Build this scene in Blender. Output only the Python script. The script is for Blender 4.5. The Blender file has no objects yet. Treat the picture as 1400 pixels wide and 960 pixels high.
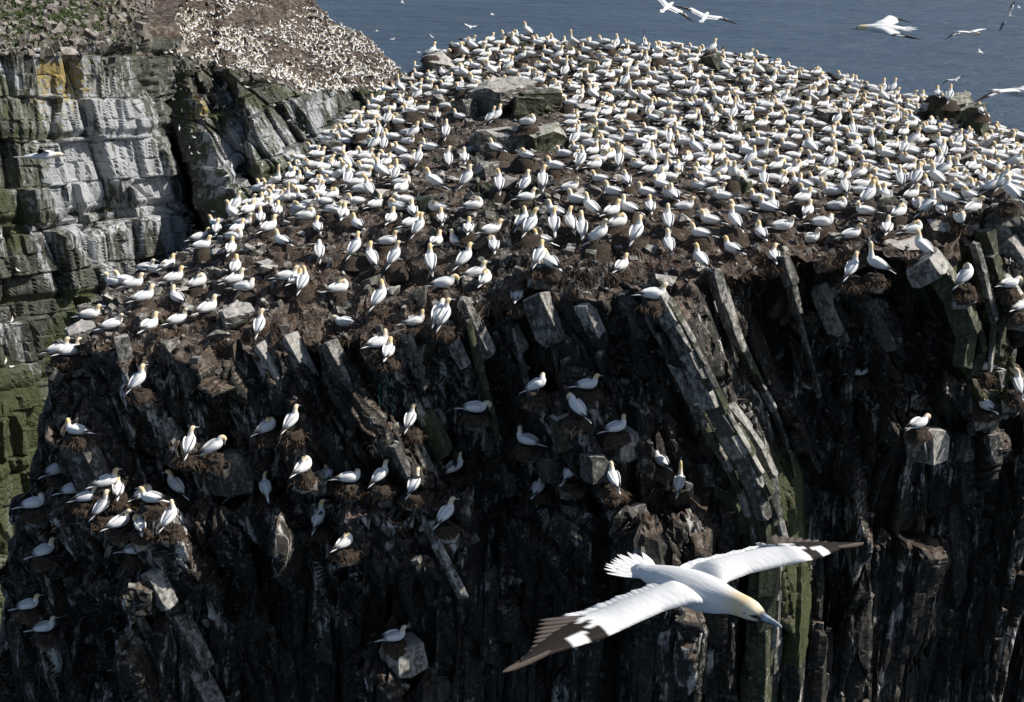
import bpy, bmesh, math, random
import numpy as np
from mathutils import Vector, Matrix
R = math.radians
rng = np.random.default_rng(7)
random.seed(7)
scene = bpy.context.scene
COL = scene.collection

# ------------------------------------------------------------------ camera
PITCH = R(20.8)
F = 1944.0                      # focal length in photograph pixels (1400 wide)
cam = bpy.data.cameras.new('camera')
cam.sensor_width = 36.0
cam.lens = 36.0 * F / 1400.0
cam.clip_start = 0.1
cam.clip_end = 20000
camo = bpy.data.objects.new('camera', cam)
COL.objects.link(camo)
camo.rotation_euler = (R(90) - PITCH, 0, 0)
scene.camera = camo

# ------------------------------------------------------------------ light
SUN_DIR = Vector((0.76, 0.01, 0.64)).normalized()
world = bpy.data.worlds.new('World')
scene.world = world
world.use_nodes = True
wn = world.node_tree
sky = wn.nodes.new('ShaderNodeTexSky')
sky.sky_type = 'NISHITA'
sky.sun_disc = False
sky.sun_elevation = math.asin(SUN_DIR.z)
sky.sun_rotation = math.atan2(SUN_DIR.x, SUN_DIR.y)
sky.altitude = 100
wn.links.new(sky.outputs[0], wn.nodes['Background'].inputs[0])
wn.nodes['Background'].inputs[1].default_value = 0.07
sun = bpy.data.lights.new('sun', 'SUN')
sun.energy = 4.6
sun.angle = R(0.53)
sun.color = (1.0, 0.955, 0.88)
suno = bpy.data.objects.new('sun', sun)
COL.objects.link(suno)
suno.rotation_euler = SUN_DIR.to_track_quat('Z', 'Y').to_euler()
scene.view_settings.view_transform = 'Standard'
scene.view_settings.look = 'None'
scene.view_settings.exposure = 0.38
scene.view_settings.gamma = 1.0

# ------------------------------------------------------------------ maths helpers
CT, ST = math.cos(PITCH), math.sin(PITCH)
def ray(px, py):
    cx = (np.asarray(px, float) - 700) / F
    cy = -(np.asarray(py, float) - 480) / F
    return cx, CT + cy * ST, -ST + cy * CT
def at(px, py, Y):
    dx, dy, dz = ray(px, py)
    return dx / dy * Y, Y + 0 * dx, dz / dy * Y

def _h(ix, iy, iz, s):
    h = (ix.astype(np.int64) * 374761393 + iy.astype(np.int64) * 668265263 + iz.astype(np.int64) * 2147483647 + s * 1274126177) & 0xffffffff
    h = ((h ^ (h >> 13)) * 1274126177) & 0xffffffff
    h = ((h ^ (h >> 16)) * 2246822519) & 0xffffffff
    return ((h ^ (h >> 15)) & 0xffffff).astype(np.float32) / 16777216.0
def vnoise(P, s=0):
    I = np.floor(P).astype(np.int64); f = (P - I); f = f * f * (3 - 2 * f)
    r = 0
    for a in (0, 1):
        wa = f[:, 0] if a else 1 - f[:, 0]
        for b in (0, 1):
            wb = f[:, 1] if b else 1 - f[:, 1]
            for c in (0, 1):
                wc = f[:, 2] if c else 1 - f[:, 2]
                r = r + wa * wb * wc * _h(I[:, 0] + a, I[:, 1] + b, I[:, 2] + c, s)
    return r
def fbm(P, s=0, o=4):
    r = 0; a = 0.5; t = 0
    for k in range(o):
        r = r + a * vnoise(P * (2.03 ** k), s + k * 17); t += a; a *= .5
    return r / t            # 0..1
def voro(P, s=0, jit=0.9):
    """nearest jittered cell: returns offset to its centre, four random numbers, edge distance"""
    P = P.astype(np.float32)
    I = np.floor(P).astype(np.int64)
    n = len(P)
    f1 = np.full(n, 9., np.float32); f2 = np.full(n, 9., np.float32)
    D = np.zeros((n, 3), np.float32); K = np.zeros((n, 3), np.int64)
    for a in (-1, 0, 1):
        for b in (-1, 0, 1):
            for c in (-1, 0, 1):
                J = I + np.array([a, b, c])
                q = np.stack([J[:, k] + .5 + jit * (_h(J[:, 0], J[:, 1], J[:, 2], s + 11 * k) - .5) for k in range(3)], 1)
                d = P - q
                dd = np.sqrt((d * d).sum(1))
                m = dd < f1
                f2 = np.where(m, f1, np.minimum(f2, dd))
                f1 = np.where(m, dd, f1)
                D[m] = d[m]; K[m] = J[m]
    rr = np.stack([_h(K[:, 0], K[:, 1], K[:, 2], s + 101 + 7 * k) for k in range(4)], 1)
    return D, rr, f2 - f1
def smooth(a, b, x):
    t = np.clip((x - a) / (b - a), 0, 1)
    return t * t * (3 - 2 * t)
class TPS:
    def __init__(s, pts, vals, reg=1e-3):
        p = np.array(pts, float); s.c = p.mean(0); s.k = p.std(); p = (p - s.c) / s.k; s.p = p
        n = len(p)
        K = s.U(np.linalg.norm(p[:, None] - p[None], axis=2)) + reg * np.eye(n)
        Pm = np.c_[np.ones(n), p]
        A = np.zeros((n + 3, n + 3)); A[:n, :n] = K; A[:n, n:] = Pm; A[n:, :n] = Pm.T
        s.w = np.linalg.solve(A, np.r_[vals, 0, 0, 0])
    @staticmethod
    def U(r):
        return np.where(r > 1e-9, r * r * np.log(np.maximum(r, 1e-9)), 0)
    def __call__(s, x, y):
        x = np.asarray(x, float); sh = x.shape
        q = (np.c_[x.ravel(), np.asarray(y, float).ravel()] - s.c) / s.k
        o = s.w[-3] + q @ s.w[-2:]
        for i, c in enumerate(s.p):
            o = o + s.w[i] * s.U(np.hypot(q[:, 0] - c[0], q[:, 1] - c[1]))
        return o.reshape(sh)

def quiet(d, V, nr, nc):
    """less fine relief where the coarse relief already turns steeply, so that flanks stay clean"""
    G = V.reshape(nr, nc, 3); D = d.reshape(nr, nc)
    g = 0
    for ax in (0, 1):
        g = np.maximum(g, np.abs(np.gradient(D, axis=ax)) / (np.linalg.norm(np.gradient(G, axis=ax), axis=2) + 1e-6))
    for _ in range(2):
        g[1:-1] = np.maximum(g[1:-1], np.maximum(g[:-2], g[2:]) * .9); g[:, 1:-1] = np.maximum(g[:, 1:-1], np.maximum(g[:, :-2], g[:, 2:]) * .9)
    return np.clip(1.1 / (.5 + g), .04, 1).ravel()

# ------------------------------------------------------------------ object helpers
def tag(o, label=None, cat=None, group=None, kind=None):
    for k, v in (('label', label), ('category', cat), ('group', group), ('kind', kind)):
        if v: o[k] = v
    return o
def link(name, data, parent=None, loc=None, rot=None, scale=None):
    o = bpy.data.objects.new(name, data)
    COL.objects.link(o)
    if parent: o.parent = parent
    if loc is not None: o.location = loc
    if rot is not None: o.rotation_euler = rot
    if scale is not None: o.scale = (scale,) * 3 if np.isscalar(scale) else scale
    return o
def mesh_np(name, V, Q, mat=None, smooth_=True, attrs=None, col=None):
    """V (n,3), Q (m,k) faces with k equal for all"""
    me = bpy.data.meshes.new(name)
    V = np.asarray(V, np.float32); Q = np.asarray(Q, np.int32)
    m, k = Q.shape
    me.vertices.add(len(V)); me.vertices.foreach_set('co', V.ravel())
    me.loops.add(m * k); me.loops.foreach_set('vertex_index', Q.ravel())
    me.polygons.add(m)
    me.polygons.foreach_set('loop_start', np.arange(0, m * k, k, dtype=np.int32))
    me.update(calc_edges=True)
    me.polygons.foreach_set('use_smooth', np.full(m, smooth_, bool))
    if attrs:
        for n, a in attrs.items():
            at_ = me.attributes.new(n, 'FLOAT', 'POINT'); at_.data.foreach_set('value', np.asarray(a, np.float32))
    if col is not None:
        at_ = me.attributes.new('col', 'FLOAT_COLOR', 'POINT')
        c = np.c_[np.asarray(col, np.float32), np.ones(len(col), np.float32)]
        at_.data.foreach_set('color', c.ravel())
    if mat: me.materials.append(mat)
    me.validate()
    return me
def grid_faces(nr, nc):
    i = np.arange(nr * nc).reshape(nr, nc)
    return np.stack([i[:-1, :-1], i[1:, :-1], i[1:, 1:], i[:-1, 1:]], -1).reshape(-1, 4)
def grid_normals(V, nr, nc):
    G = V.reshape(nr, nc, 3)
    a = np.gradient(G, axis=0); b = np.gradient(G, axis=1)
    n = np.cross(a, b); n /= np.linalg.norm(n, axis=2, keepdims=True) + 1e-9
    return n.reshape(-1, 3)

# ------------------------------------------------------------------ materials
class NT:
    def __init__(s, name):
        s.m = bpy.data.materials.new(name); s.m.use_nodes = True
        s.t = s.m.node_tree; s.b = s.t.nodes['Principled BSDF']
    def n(s, typ, ins=None, **kw):
        x = s.t.nodes.new(typ)
        for k, v in kw.items(): setattr(x, k, v)
        for k, v in (ins or {}).items():
            if isinstance(v, bpy.types.NodeSocket): s.t.links.new(v, x.inputs[k])
            else: x.inputs[k].default_value = v
        return x
    def lk(s, a, b): s.t.links.new(a, b)
    def attr(s, n): return s.n('ShaderNodeAttribute', attribute_name=n).outputs['Fac']
    def math(s, op, a, b=0.5, c=0.0, clamp=False):
        return s.n('ShaderNodeMath', {0: a, 1: b, 2: c}, operation=op, use_clamp=clamp).outputs[0]
    def mix(s, f, a, b):
        x = s.n('ShaderNodeMix', data_type='RGBA')
        for i, v in ((0, f), (6, a), (7, b)):
            if isinstance(v, bpy.types.NodeSocket): s.lk(v, x.inputs[i])
            else: x.inputs[i].default_value = v if i == 0 else (*v, 1)
        return x.outputs[2]
    def noise(s, vec, scale, detail=4, rough=.6, dist=0.):
        return s.n('ShaderNodeTexNoise', {'Vector': vec, 'Scale': scale, 'Detail': detail, 'Roughness': rough, 'Distortion': dist}).outputs[0]
    def ramp(s, f, lo, hi):
        return s.n('ShaderNodeMapRange', {0: f, 1: lo, 2: hi}, interpolation_type='SMOOTHSTEP').outputs[0]
    def mapv(s, vec, sc, rot=(0, 0, 0)):
        return s.n('ShaderNodeMapping', {0: vec, 2: rot, 3: sc}).outputs[0]

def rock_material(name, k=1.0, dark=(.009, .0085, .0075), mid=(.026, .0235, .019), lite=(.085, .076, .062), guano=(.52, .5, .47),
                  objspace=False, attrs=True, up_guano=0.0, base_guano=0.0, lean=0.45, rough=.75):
    """jointed dark rock with soil, moss, lichen and guano where the mesh says they grow; k scales the grain with distance"""
    t = NT(name)
    tc = t.n('ShaderNodeTexCoord').outputs['Object'] if objspace else t.n('ShaderNodeNewGeometry').outputs['Position']
    if objspace:
        oi = t.n('ShaderNodeObjectInfo').outputs['Random']
        add = t.n('ShaderNodeVectorMath', {0: tc}, operation='ADD')
        cb = t.n('ShaderNodeCombineXYZ', {0: t.math('MULTIPLY', oi, 91.), 1: t.math('MULTIPLY', oi, 37.), 2: oi})
        t.lk(cb.outputs[0], add.inputs[1]); tc = add.outputs[0]
    P = t.mapv(tc, (1 / k, 1 / k, 1 / k))
    S = t.mapv(tc, (2.6 / k, 2.6 / k, .35 / k), (0, lean, 0))
    n1 = t.noise(P, 1.1, 6, .62)
    n2 = t.noise(P, 6., 5, .65)
    n3 = t.noise(P, 28., 3, .6)
    st = t.noise(S, 1.6, 5, .6, .6)
    c = t.mix(t.ramp(n1, .32, .68), dark, mid)
    c = t.mix(t.math('MULTIPLY', t.ramp(n2, .48, .72), .75), c, lite)
    c = t.mix(t.math('MULTIPLY', t.ramp(st, .55, .75), .5), c, lite)
    nz = t.n('ShaderNodeSeparateXYZ', {0: t.n('ShaderNodeNewGeometry').outputs['Normal']}).outputs[2]
    if attrs:
        g = t.attr('guano')
        gf = t.math('ADD', t.math('MULTIPLY', g, 1.2), t.math('MULTIPLY', t.math('SUBTRACT', st, .6), 3.6))
        gf = t.math('ADD', gf, t.math('MULTIPLY', t.math('SUBTRACT', n2, .5), 1.1))
        gf = t.math('MULTIPLY', t.ramp(gf, .2, .95), t.ramp(g, .0, .12))
        c = t.mix(t.math('MULTIPLY', gf, .92), c, guano)
        mo = t.attr('moss')
        mf = t.ramp(t.math('ADD', mo, t.math('MULTIPLY', t.math('SUBTRACT', n2, .5), 1.6)), .35, .75)
        mf = t.math('MULTIPLY', mf, t.ramp(mo, 0, .1))
        mc = t.mix(t.ramp(n3, .35, .7), (.025, .033, .011), (.085, .095, .032))
        c = t.mix(t.math('MULTIPLY', mf, .85), c, mc)
        ye = t.attr('lichen')
        yf = t.math('MULTIPLY', t.ramp(t.math('ADD', ye, t.math('MULTIPLY', t.math('SUBTRACT', n2, .5), 3.2)), .35, .75), t.ramp(ye, 0, .1))
        c = t.mix(t.math('MULTIPLY', yf, .85), c, (.30, .22, .05))
        so = t.attr('soil')
        sf = t.ramp(t.math('ADD', so, t.math('MULTIPLY', t.math('SUBTRACT', n2, .5), 1.3)), .35, .6)
        sf = t.math('MULTIPLY', sf, t.ramp(so, 0, .1))
        sc = t.mix(t.ramp(n3, .3, .7), (.022, .014, .010), (.105, .073, .052))
        sc = t.mix(t.math('MULTIPLY', t.ramp(t.noise(P, 3.3, 5, .7), .46, .68), .7), sc, (.27, .23, .195))
        c = t.mix(sf, c, sc)
    if up_guano or base_guano:
        v = t.math('ADD', t.math('MULTIPLY', t.ramp(nz, .1, .8), up_guano), base_guano)
        v = t.math('ADD', v, t.math('MULTIPLY', t.math('SUBTRACT', n2, .5), 1.5))
        v = t.math('ADD', v, t.math('MULTIPLY', t.math('SUBTRACT', st, .5), 1.2))
        rnd = t.n('ShaderNodeObjectInfo').outputs['Random']
        v = t.math('ADD', v, t.math('MULTIPLY', t.math('SUBTRACT', rnd, .5), .5))
        c = t.mix(t.math('MULTIPLY', t.ramp(v, .15, .9), .85), c, guano)
    t.lk(c, t.b.inputs['Base Color'])
    t.b.inputs['Roughness'].default_value = rough
    t.b.inputs['Specular IOR Level'].default_value = .3
    h = t.math('ADD', t.math('MULTIPLY', n1, .5), t.math('ADD', t.math('MULTIPLY', n2, .3), t.math('MULTIPLY', n3, .1)))
    h = t.math('ADD', h, t.math('MULTIPLY', st, .25))
    bp = t.n('ShaderNodeBump', {'Strength': .7, 'Distance': .16 * k, 'Height': h})
    t.lk(bp.outputs[0], t.b.inputs['Normal'])
    return t.m

def feather_material():
    t = NT('feathers')
    a = t.n('ShaderNodeAttribute', attribute_name='col').outputs['Color']
    P = t.n('ShaderNodeTexCoord').outputs['Object']
    n = t.noise(P, 30., 3, .6)
    st = t.noise(t.mapv(P, (12, 60, 60)), 1., 3, .6)
    rn = t.n('ShaderNodeObjectInfo').outputs['Random']
    big = t.noise(P, 5., 2, .5)
    hsv = t.n('ShaderNodeHueSaturation', {'Value': t.math('ADD', .86, t.math('ADD', t.math('MULTIPLY', n, .10), t.math('MULTIPLY', big, .14))), 'Saturation': t.math('ADD', .8, t.math('MULTIPLY', rn, .5)), 'Color': a})
    t.lk(hsv.outputs[0], t.b.inputs['Base Color'])
    t.b.inputs['Roughness'].default_value = .72
    t.b.inputs['Specular IOR Level'].default_value = .08
    bp = t.n('ShaderNodeBump', {'Strength': .25, 'Distance': .01, 'Height': st})
    t.lk(bp.outputs[0], t.b.inputs['Normal'])
    return t.m
def plain(name, c, rough=.5):
    t = NT(name)
    P = t.n('ShaderNodeTexCoord').outputs['Object']
    n = t.noise(P, 25., 3, .6)
    t.lk(t.mix(t.ramp(n, .3, .7), tuple(x * .75 for x in c), tuple(min(1, x * 1.2) for x in c)), t.b.inputs['Base Color'])
    t.b.inputs['Roughness'].default_value = rough
    return t.m
def sea_material():
    t = NT('sea_water')
    P = t.n('ShaderNodeNewGeometry').outputs['Position']
    a = t.noise(t.mapv(P, (1 / 16, 1 / 7, 1), (0, 0, .35)), 1., 6, .68, .4)
    b = t.noise(t.mapv(P, (1 / 4., 1 / 1.8, 1), (0, 0, -.3)), 1., 5, .7, .3)
    big = t.noise(t.mapv(P, (1 / 260, 1 / 120, 1), (0, 0, .2)), 1., 4, .5)
    c = t.mix(t.ramp(big, .3, .7), (.030, .058, .108), (.040, .074, .130))
    fo = t.noise(t.mapv(P, (1 / 5., 1 / 2., 1)), 1., 6, .8)
    pt = t.noise(t.mapv(P, (1 / 60., 1 / 30., 1)), 1., 2, .5)
    c = t.mix(t.math('MULTIPLY', t.ramp(fo, .70, .74), t.ramp(pt, .5, .62)), c, (.6, .63, .65))
    t.lk(c, t.b.inputs['Base Color'])
    t.b.inputs['Roughness'].default_value = .28
    t.b.inputs['IOR'].default_value = 1.33
    h = t.math('ADD', t.math('ADD', t.math('MULTIPLY', a, 3.4), t.math('MULTIPLY', b, 1.1)), t.math('MULTIPLY', t.noise(t.mapv(P, (1 / 70, 1 / 26, 1), (0, 0, .5)), 1., 3, .5), 9.))
    bp = t.n('ShaderNodeBump', {'Strength': 1., 'Distance': 1.0, 'Height': h})
    t.lk(bp.outputs[0], t.b.inputs['Normal'])
    return t.m
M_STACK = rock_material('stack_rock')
M_CLIFF = rock_material('cliff_rock', k=2.4, dark=(.022, .024, .018), mid=(.075, .078, .058), lite=(.2, .195, .175), guano=(.38, .39, .40), lean=.28)
M_STONE = rock_material('loose_stone', k=.8, dark=(.04, .038, .032), mid=(.105, .097, .082), lite=(.22, .205, .18), guano=(.52, .49, .45),
                        objspace=False, attrs=False, up_guano=.6, base_guano=.05)
M_MOSSY = rock_material('mossy_stone', k=.8, dark=(.028, .03, .02), mid=(.055, .065, .028), lite=(.16, .155, .115), guano=(.45, .44, .38),
                        objspace=False, attrs=False, up_guano=.6, base_guano=-.1)
M_COLUMN = rock_material('column_rock', k=.8, dark=(.03, .03, .028), mid=(.085, .08, .07), lite=(.18, .165, .145), guano=(.5, .475, .43),
                         objspace=False, attrs=False, up_guano=.3, base_guano=.34, lean=.45)
def nest_material():
    t = NT('nest_matter')
    P = t.n('ShaderNodeNewGeometry').outputs['Position']
    a = t.noise(P, 9., 5, .75, .8); b = t.noise(t.mapv(P, (1, 1, .4)), 38., 3, .7)
    c = t.mix(t.ramp(b, .35, .65), (.014, .009, .006), (.075, .050, .032))
    c = t.mix(t.math('MULTIPLY', t.ramp(a, .52, .7), .7), c, (.17, .14, .10))
    t.lk(c, t.b.inputs['Base Color']); t.b.inputs['Roughness'].default_value = .95
    bp = t.n('ShaderNodeBump', {'Strength': 1., 'Distance': .06, 'Height': t.math('ADD', a, t.math('MULTIPLY', b, .6))})
    t.lk(bp.outputs[0], t.b.inputs['Normal']); return t.m
M_NEST = nest_material()
M_STRAW = plain('dry_strands', (.16, .10, .06), .9)
M_GRASS = plain('turf_blades', (.07, .10, .025), .8)
M_FEATHER = feather_material()
M_BILL = plain('bill_horn', (.33, .38, .42), .4)
M_LORE = plain('dark_skin', (.012, .012, .015), .4)
M_LEG = plain('leg_skin', (.02, .025, .024), .5)
M_SEA = sea_material()
M_NET = plain('net_twine', (.01, .09, .085), .7)

# ------------------------------------------------------------------ sea
bm = bmesh.new()
bmesh.ops.create_grid(bm, x_segments=8, y_segments=8, size=9000)
me = bpy.data.meshes.new('sea'); bm.to_mesh(me); bm.free(); me.materials.append(M_SEA)
tag(link('sea', me, loc=(0, 3000, -100)), kind='structure')

# ------------------------------------------------------------------ the near stack
TOPC = [(80,480,37),(200,468,36.3),(330,460,36),(470,465,35.5),(560,455,35.4),(650,420,35.7),(740,385,36),(850,370,36),(900,396,35),(990,375,36),
        (1090,345,37.3),(1180,352,37),(1260,352,36.8),(1330,315,38),(1400,290,39),(1520,285,40),(700,250,45),(400,285,45),(300,340,42.5),(1000,230,47),
        (1200,240,47),(160,395,41.5),(230,360,45),(330,290,49.5),(400,230,54),(480,165,60),(560,105,66),(600,82,67),(720,58,68),(780,74,66),
        (970,78,67),(1130,112,64),(1280,148,60),(1400,205,54),(1520,255,50),(620,190,53),(850,150,57),(1050,170,55),(1250,200,51.5)]
tp = np.array([at(*c) for c in TOPC])
ztop = TPS(tp[:, :2], tp[:, 2])
def xs(px, py, Y): return float(at(px, py, Y)[0])
fr = np.array([(xs(a, b, c), c) for a, b, c in TOPC[:16]]); fr = fr[np.argsort(fr[:, 0])]
bk = [(80,480,37.4),(160,395,41.8),(230,360,45.2),(330,290,50),(400,230,54),(480,165,60),(560,105,66),(600,82,68),(720,55,69),(780,74,67.5),(970,78,68),(1130,112,65),(1280,148,61),(1400,205,56),(1520,255,52)]
bk = np.array([(xs(a, b, c), c) for a, b, c in bk]); bk = bk[np.argsort(bk[:, 0])]
XL, XR = fr[0, 0], 22.0
NC = 760
# columns: first a few that wrap round the left side
u = np.linspace(0, 1, NC)
xt = XL + (XR - XL) * u
yf = np.interp(xt, fr[:, 0], fr[:, 1]) + .55 * (_h(np.floor(xt * .9 + .4 * np.sin(xt * 2)).astype(int), 0 * xt.astype(int), 0 * xt.astype(int), 4) - .5) * smooth(0, .05, u) + .35 * (fbm(np.c_[xt * 1.1, 0 * xt, 0 * xt], 3) - .5) * 2 * smooth(0, .03, u)
yb = np.maximum(np.interp(xt, bk[:, 0], bk[:, 1]), yf + .15)
NT_, NV, NB = 300, 430, 14
rows_x, rows_y, rows_z, rows_v = [], [], [], []
for k in range(NB, 0, -1):            # far side dropping away out of sight
    q = (k / NB) ** 1.6
    y = yb + 7 * q + .3; x = xt
    rows_x.append(x - 2.5 * q * (1 - u)); rows_y.append(y); rows_z.append(ztop(xt, yb) - 60 * q ** 1.3 - .25); rows_v.append(np.full(NC, -2.))
for k in range(NT_):
    s = 1 - k / (NT_ - 1)
    s = s ** 1.25
    y = yf + (yb - yf) * s
    rows_x.append(xt); rows_y.append(y); rows_z.append(ztop(xt, y)); rows_v.append(-s * np.ones(NC))
zf = ztop(xt, yf)
vv = np.r_[np.linspace(0.03, 15.2, NV - 25), 15.2 + np.cumsum(np.linspace(.1, 2.6, 25))]
def shift(v): return .50 * np.minimum(v, 6.8) + .12 * np.clip(v - 6.8, 0, 4)
# ledges on the face: (px, py) line, how far it steps out
LEDGES = [([(-40,712),(40,700),(240,690),(400,692)], 1.2), ([(385,690),(500,672),(640,668)], 1.0), ([(690,690),(800,676),(960,682)], 1.3),
          ([(690,612),(800,600),(880,596)], .6), ([(700,548),(840,541)], .5), ([(330,606),(430,600)], .5), ([(530,602),(600,600)], .5), ([(240,628),(320,632)], .5),
          ([(60,600),(130,602)], .6), ([(150,545),(210,545)], .4), ([(620,572),(670,572)], .45), ([(1120,522),(1200,522)], .7), ([(1215,596),(1300,592)], 1.0), ([(1300,515),(1460,520)], 1.2), ([(1320,572),(1460,575)], .9),
          ([(130,768),(230,764)], .9), ([(10,770),(90,768)], .8), ([(10,872),(100,872)], .7), ([(440,762),(500,758)], .7), ([(500,884),(590,884)], 1.0), ([(1370,405),(1460,400)], 1.2), ([(560,722),(640,722)], .7), ([(930,700),(1050,705)], .9), ([(600,455),(700,452)], .3)]
LW = []
for pts, d in LEDGES:
    q = np.array([at(a, b, 35.2) for a, b in pts]); LW.append((q[:, 0], q[:, 2], d))
FACE = """192 535 45 u;105 596 170 s;78 650 40 s;102 676 15 s;120 687 10 s;147 666 30 s;162 678 110 s;144 706 40 u;197 683 40 t;207 689 180 s;240 678 150 u;261 622 80 u;295 626 10 p;325 685 40 u;47 697 20 p;165 722 35 s;193 726 110 p;235 722 50 u;366 592 30 t;400 590 50 u;562 588 60 u;650 566 0 p;416 647 50 t;448 655 90 t;478 662 0 p;522 664 30 u;566 676 60 u;624 652 10 u;364 680 120 u;438 722 65 u;611 718 40 u;735 542 0 p;803 534 10 s;788 573 140 p;843 592 10 s;720 610 165 s;736 674 60 s;781 658 45 u;838 669 120 u;903 638 120 p;928 674 70 k;1175 515 15 s;1345 508 170 s;1347 562 110 s;1390 540 100 u;1257 587 20 p;62 760 25 s;186 759 10 t;40 834 20 s;62 865 15 s;472 750 50 t;540 878 20 s"""
FACE_XY = [tuple(float(c) for c in q.split()[:2]) for q in FACE.split(';')]
def face_profile(x, z, v):
    """distance the face stands out from the rim line (towards the viewer), as a function of where it is"""
    xp = x - shift(v)
    o = .07 * v
    # the slanting buttress and the deep recess to the right of it
    o = o + smooth(2.7, 3.9, xp) * .9 * smooth(.0, .8, v + .9) - smooth(3.95, 5.7, xp) * (2.1 + .08 * v)
    o = o + smooth(5.0, 5.45, xp) * .75 - smooth(5.5, 6.1, xp) * 1.1
    o = o + smooth(10.6, 10.9, xp) * .7 * (v < 30) + smooth(11.2, 11.7, xp) * .5 - smooth(12.2, 12.9, xp) * .9 * smooth(3.5, 5.5, v) + smooth(12.9, 13.6, xp) * .5
    # left of it, shallow bays
    o = o + .55 * np.sin(xp * .9 + 1.) * smooth(.5, 3., v) * (1 - smooth(2.5, 3.5, xp))
    for qx, qz, d in LW:
        zl = np.interp(x, qx, qz) + .25 * (vnoise(np.c_[x * 2.1, 0 * x, 0 * x + d * 9], 5) - .5) * 2
        win = smooth(qx[0] - .35, qx[0] + .15, x) * (1 - smooth(qx[-1] - .15, qx[-1] + .35, x))
        below = smooth(.18, -.02, z - zl)
        fade = 1 - smooth(.6, 3.2, zl - z) * .8
        o = o + d * win * below * fade
    return o
for v in vv:
    sp = (1 - u) ** 3
    x = xt - (.28 * v * sp) 
    z = zf - v
    o = face_profile(x, z, np.full(NC, v)) * smooth(0, .25, v) 
    rows_x.append(x); rows_y.append(yf - o + 0 * x); rows_z.append(z); rows_v.append(np.full(NC, v))
X = np.array(rows_x); Yg = np.array(rows_y); Z = np.array(rows_z); Vp = np.array(rows_v)
# wrap extra columns round the left flank
ex = []
for k, (dx, dy) in enumerate([(-1.5, 16), (-1.7, 9), (-1.5, 5), (-1.1, 2.6), (-.7, 1.3), (-.35, .55), (-.12, .15)]):
    ex.append((X[:, 0] + dx * (Vp[:, 0] > 0), Yg[:, 0] + dy * (Vp[:, 0] > 0), Z[:, 0] - .9 * dy * (Vp[:, 0] > 0)))
X = np.c_[np.array([e[0] for e in ex]).T, X]; Yg = np.c_[np.array([e[1] for e in ex]).T, Yg]; Z = np.c_[np.array([e[2] for e in ex]).T, Z]
Vp = np.c_[np.repeat(Vp[:, :1], len(ex), 1), Vp]
NR, NCC = X.shape
V = np.stack([X, Yg, Z], -1).reshape(-1, 3)
vflat = Vp.ravel()
Nn = grid_normals(V, NR, NCC)
top = vflat <= 0
wall = smooth(-.02, .5, vflat)
# --- blocky relief
Q = V.copy(); Q[:, 0] = V[:, 0] - shift(np.clip(vflat, 0, 99))
warp = (np.stack([fbm(V * .9, 40 + k, 3) for k in range(3)], 1) - .5)
W1 = Q * np.array([1 / 1.15, 1 / 1.6, 1 / 4.2]) + warp * .07
iw = np.nonzero((vflat > -.05) & (vflat < 24))[0]; it = np.nonzero((vflat < .6) & (vflat > -1.5))[0]
def part_voro(P, s, idx):
    D, r, e = np.zeros((len(P), 3), np.float32), np.full((len(P), 4), .5, np.float32), np.ones(len(P), np.float32)
    D[idx], r[idx], e[idx] = voro(P[idx], s)
    return D, r, e
D1, r1, e1 = part_voro(W1, 1, iw)
W2 = Q * np.array([1 / .42, 1 / .7, 1 / 2.1]) + warp * .08
D2, r2, e2 = part_voro(W2, 2, iw)
W3 = Q * np.array([1 / .2, 1 / .3, 1 / .7]) + warp * .12
D3, r3, e3 = part_voro(W3, 3, iw)
def facet(D, r, a, t): return a * (r[:, 0] - .5) + t * (D[:, 0] * (r[:, 1] - .35) * 1.6 + D[:, 2] * (r[:, 2] - .5) * 1.4)
dw = facet(D1, r1, 1.05, 1.2) - .22 * (1 - smooth(0, .07, e1))
c1 = quiet(dw, V, NR, NCC)
dw = dw + (facet(D2, r2, .34, .34) - .08 * (1 - smooth(0, .1, e2))) * (.3 + .7 * c1)
dw = dw + facet(D3, r3, .03, .07) * quiet(dw, V, NR, NCC)
dw += (fbm(V * 1.7, 9, 4) - .5) * .10
slope_ = np.abs(Nn[:, 0]) / (np.abs(Nn[:, 1]) + .05)
calm = np.clip(1.0 / (slope_ + .3), .12, 1) * wall + (1 - wall)
dw = dw * calm
dirw = Nn * .8 + np.array([0, -.4, .05]); dirw /= np.linalg.norm(dirw, axis=1, keepdims=True)
left = smooth(8, 1, np.tile(np.arange(NCC), NR)) [:, None]
dirw = dirw * (1 - left) + np.array([-.9, -.3, 0]) * left
V2 = V + dirw * (dw * wall)[:, None]
# --- top relief: soil hummocks, small terraces and rocky patches
rockp = smooth(.50, .62, fbm(np.c_[V[:, :2] * .28, 0 * V[:, 0]], 21, 3) + .08 * smooth(44, 60, V[:, 1]) - .10 * smooth(41, 37, V[:, 1]))
T1, q1, g1 = part_voro(V * np.array([1 / 1.0, 1 / .8, 1 / .8]) + warp * .6, 31, it)
T2, q2, g2 = part_voro(V * np.array([1 / .34, 1 / .3, 1 / .4]) + warp * .8, 32, it)
dt = rockp * (.26 * (q1[:, 0] - .4) + .30 * (T1[:, 0] * (q1[:, 1] - .5) + T1[:, 1] * (q1[:, 2] - .5))) + (.35 + .65 * rockp) * .07 * (q2[:, 0] - .5) + .10 * rockp * (T2[:, 1] * (q2[:, 2] - .5))
frontness = smooth(-.45, -.05, vflat)
dt += (.32 + .5 * frontness) * (fbm(V * np.array([.8, .8, .8]), 51, 5) - .5) + (.16 + .1 * frontness) * (fbm(V * 3.2, 52, 3) - .5)
dt += frontness * .42 * (q1[:, 0] - .5) * smooth(.0, .12, g1)
dt += -.5 * smooth(.06, .0, -vflat) * (vflat < 0) * smooth(.45, .6, fbm(V * .9, 53, 2))
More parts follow.
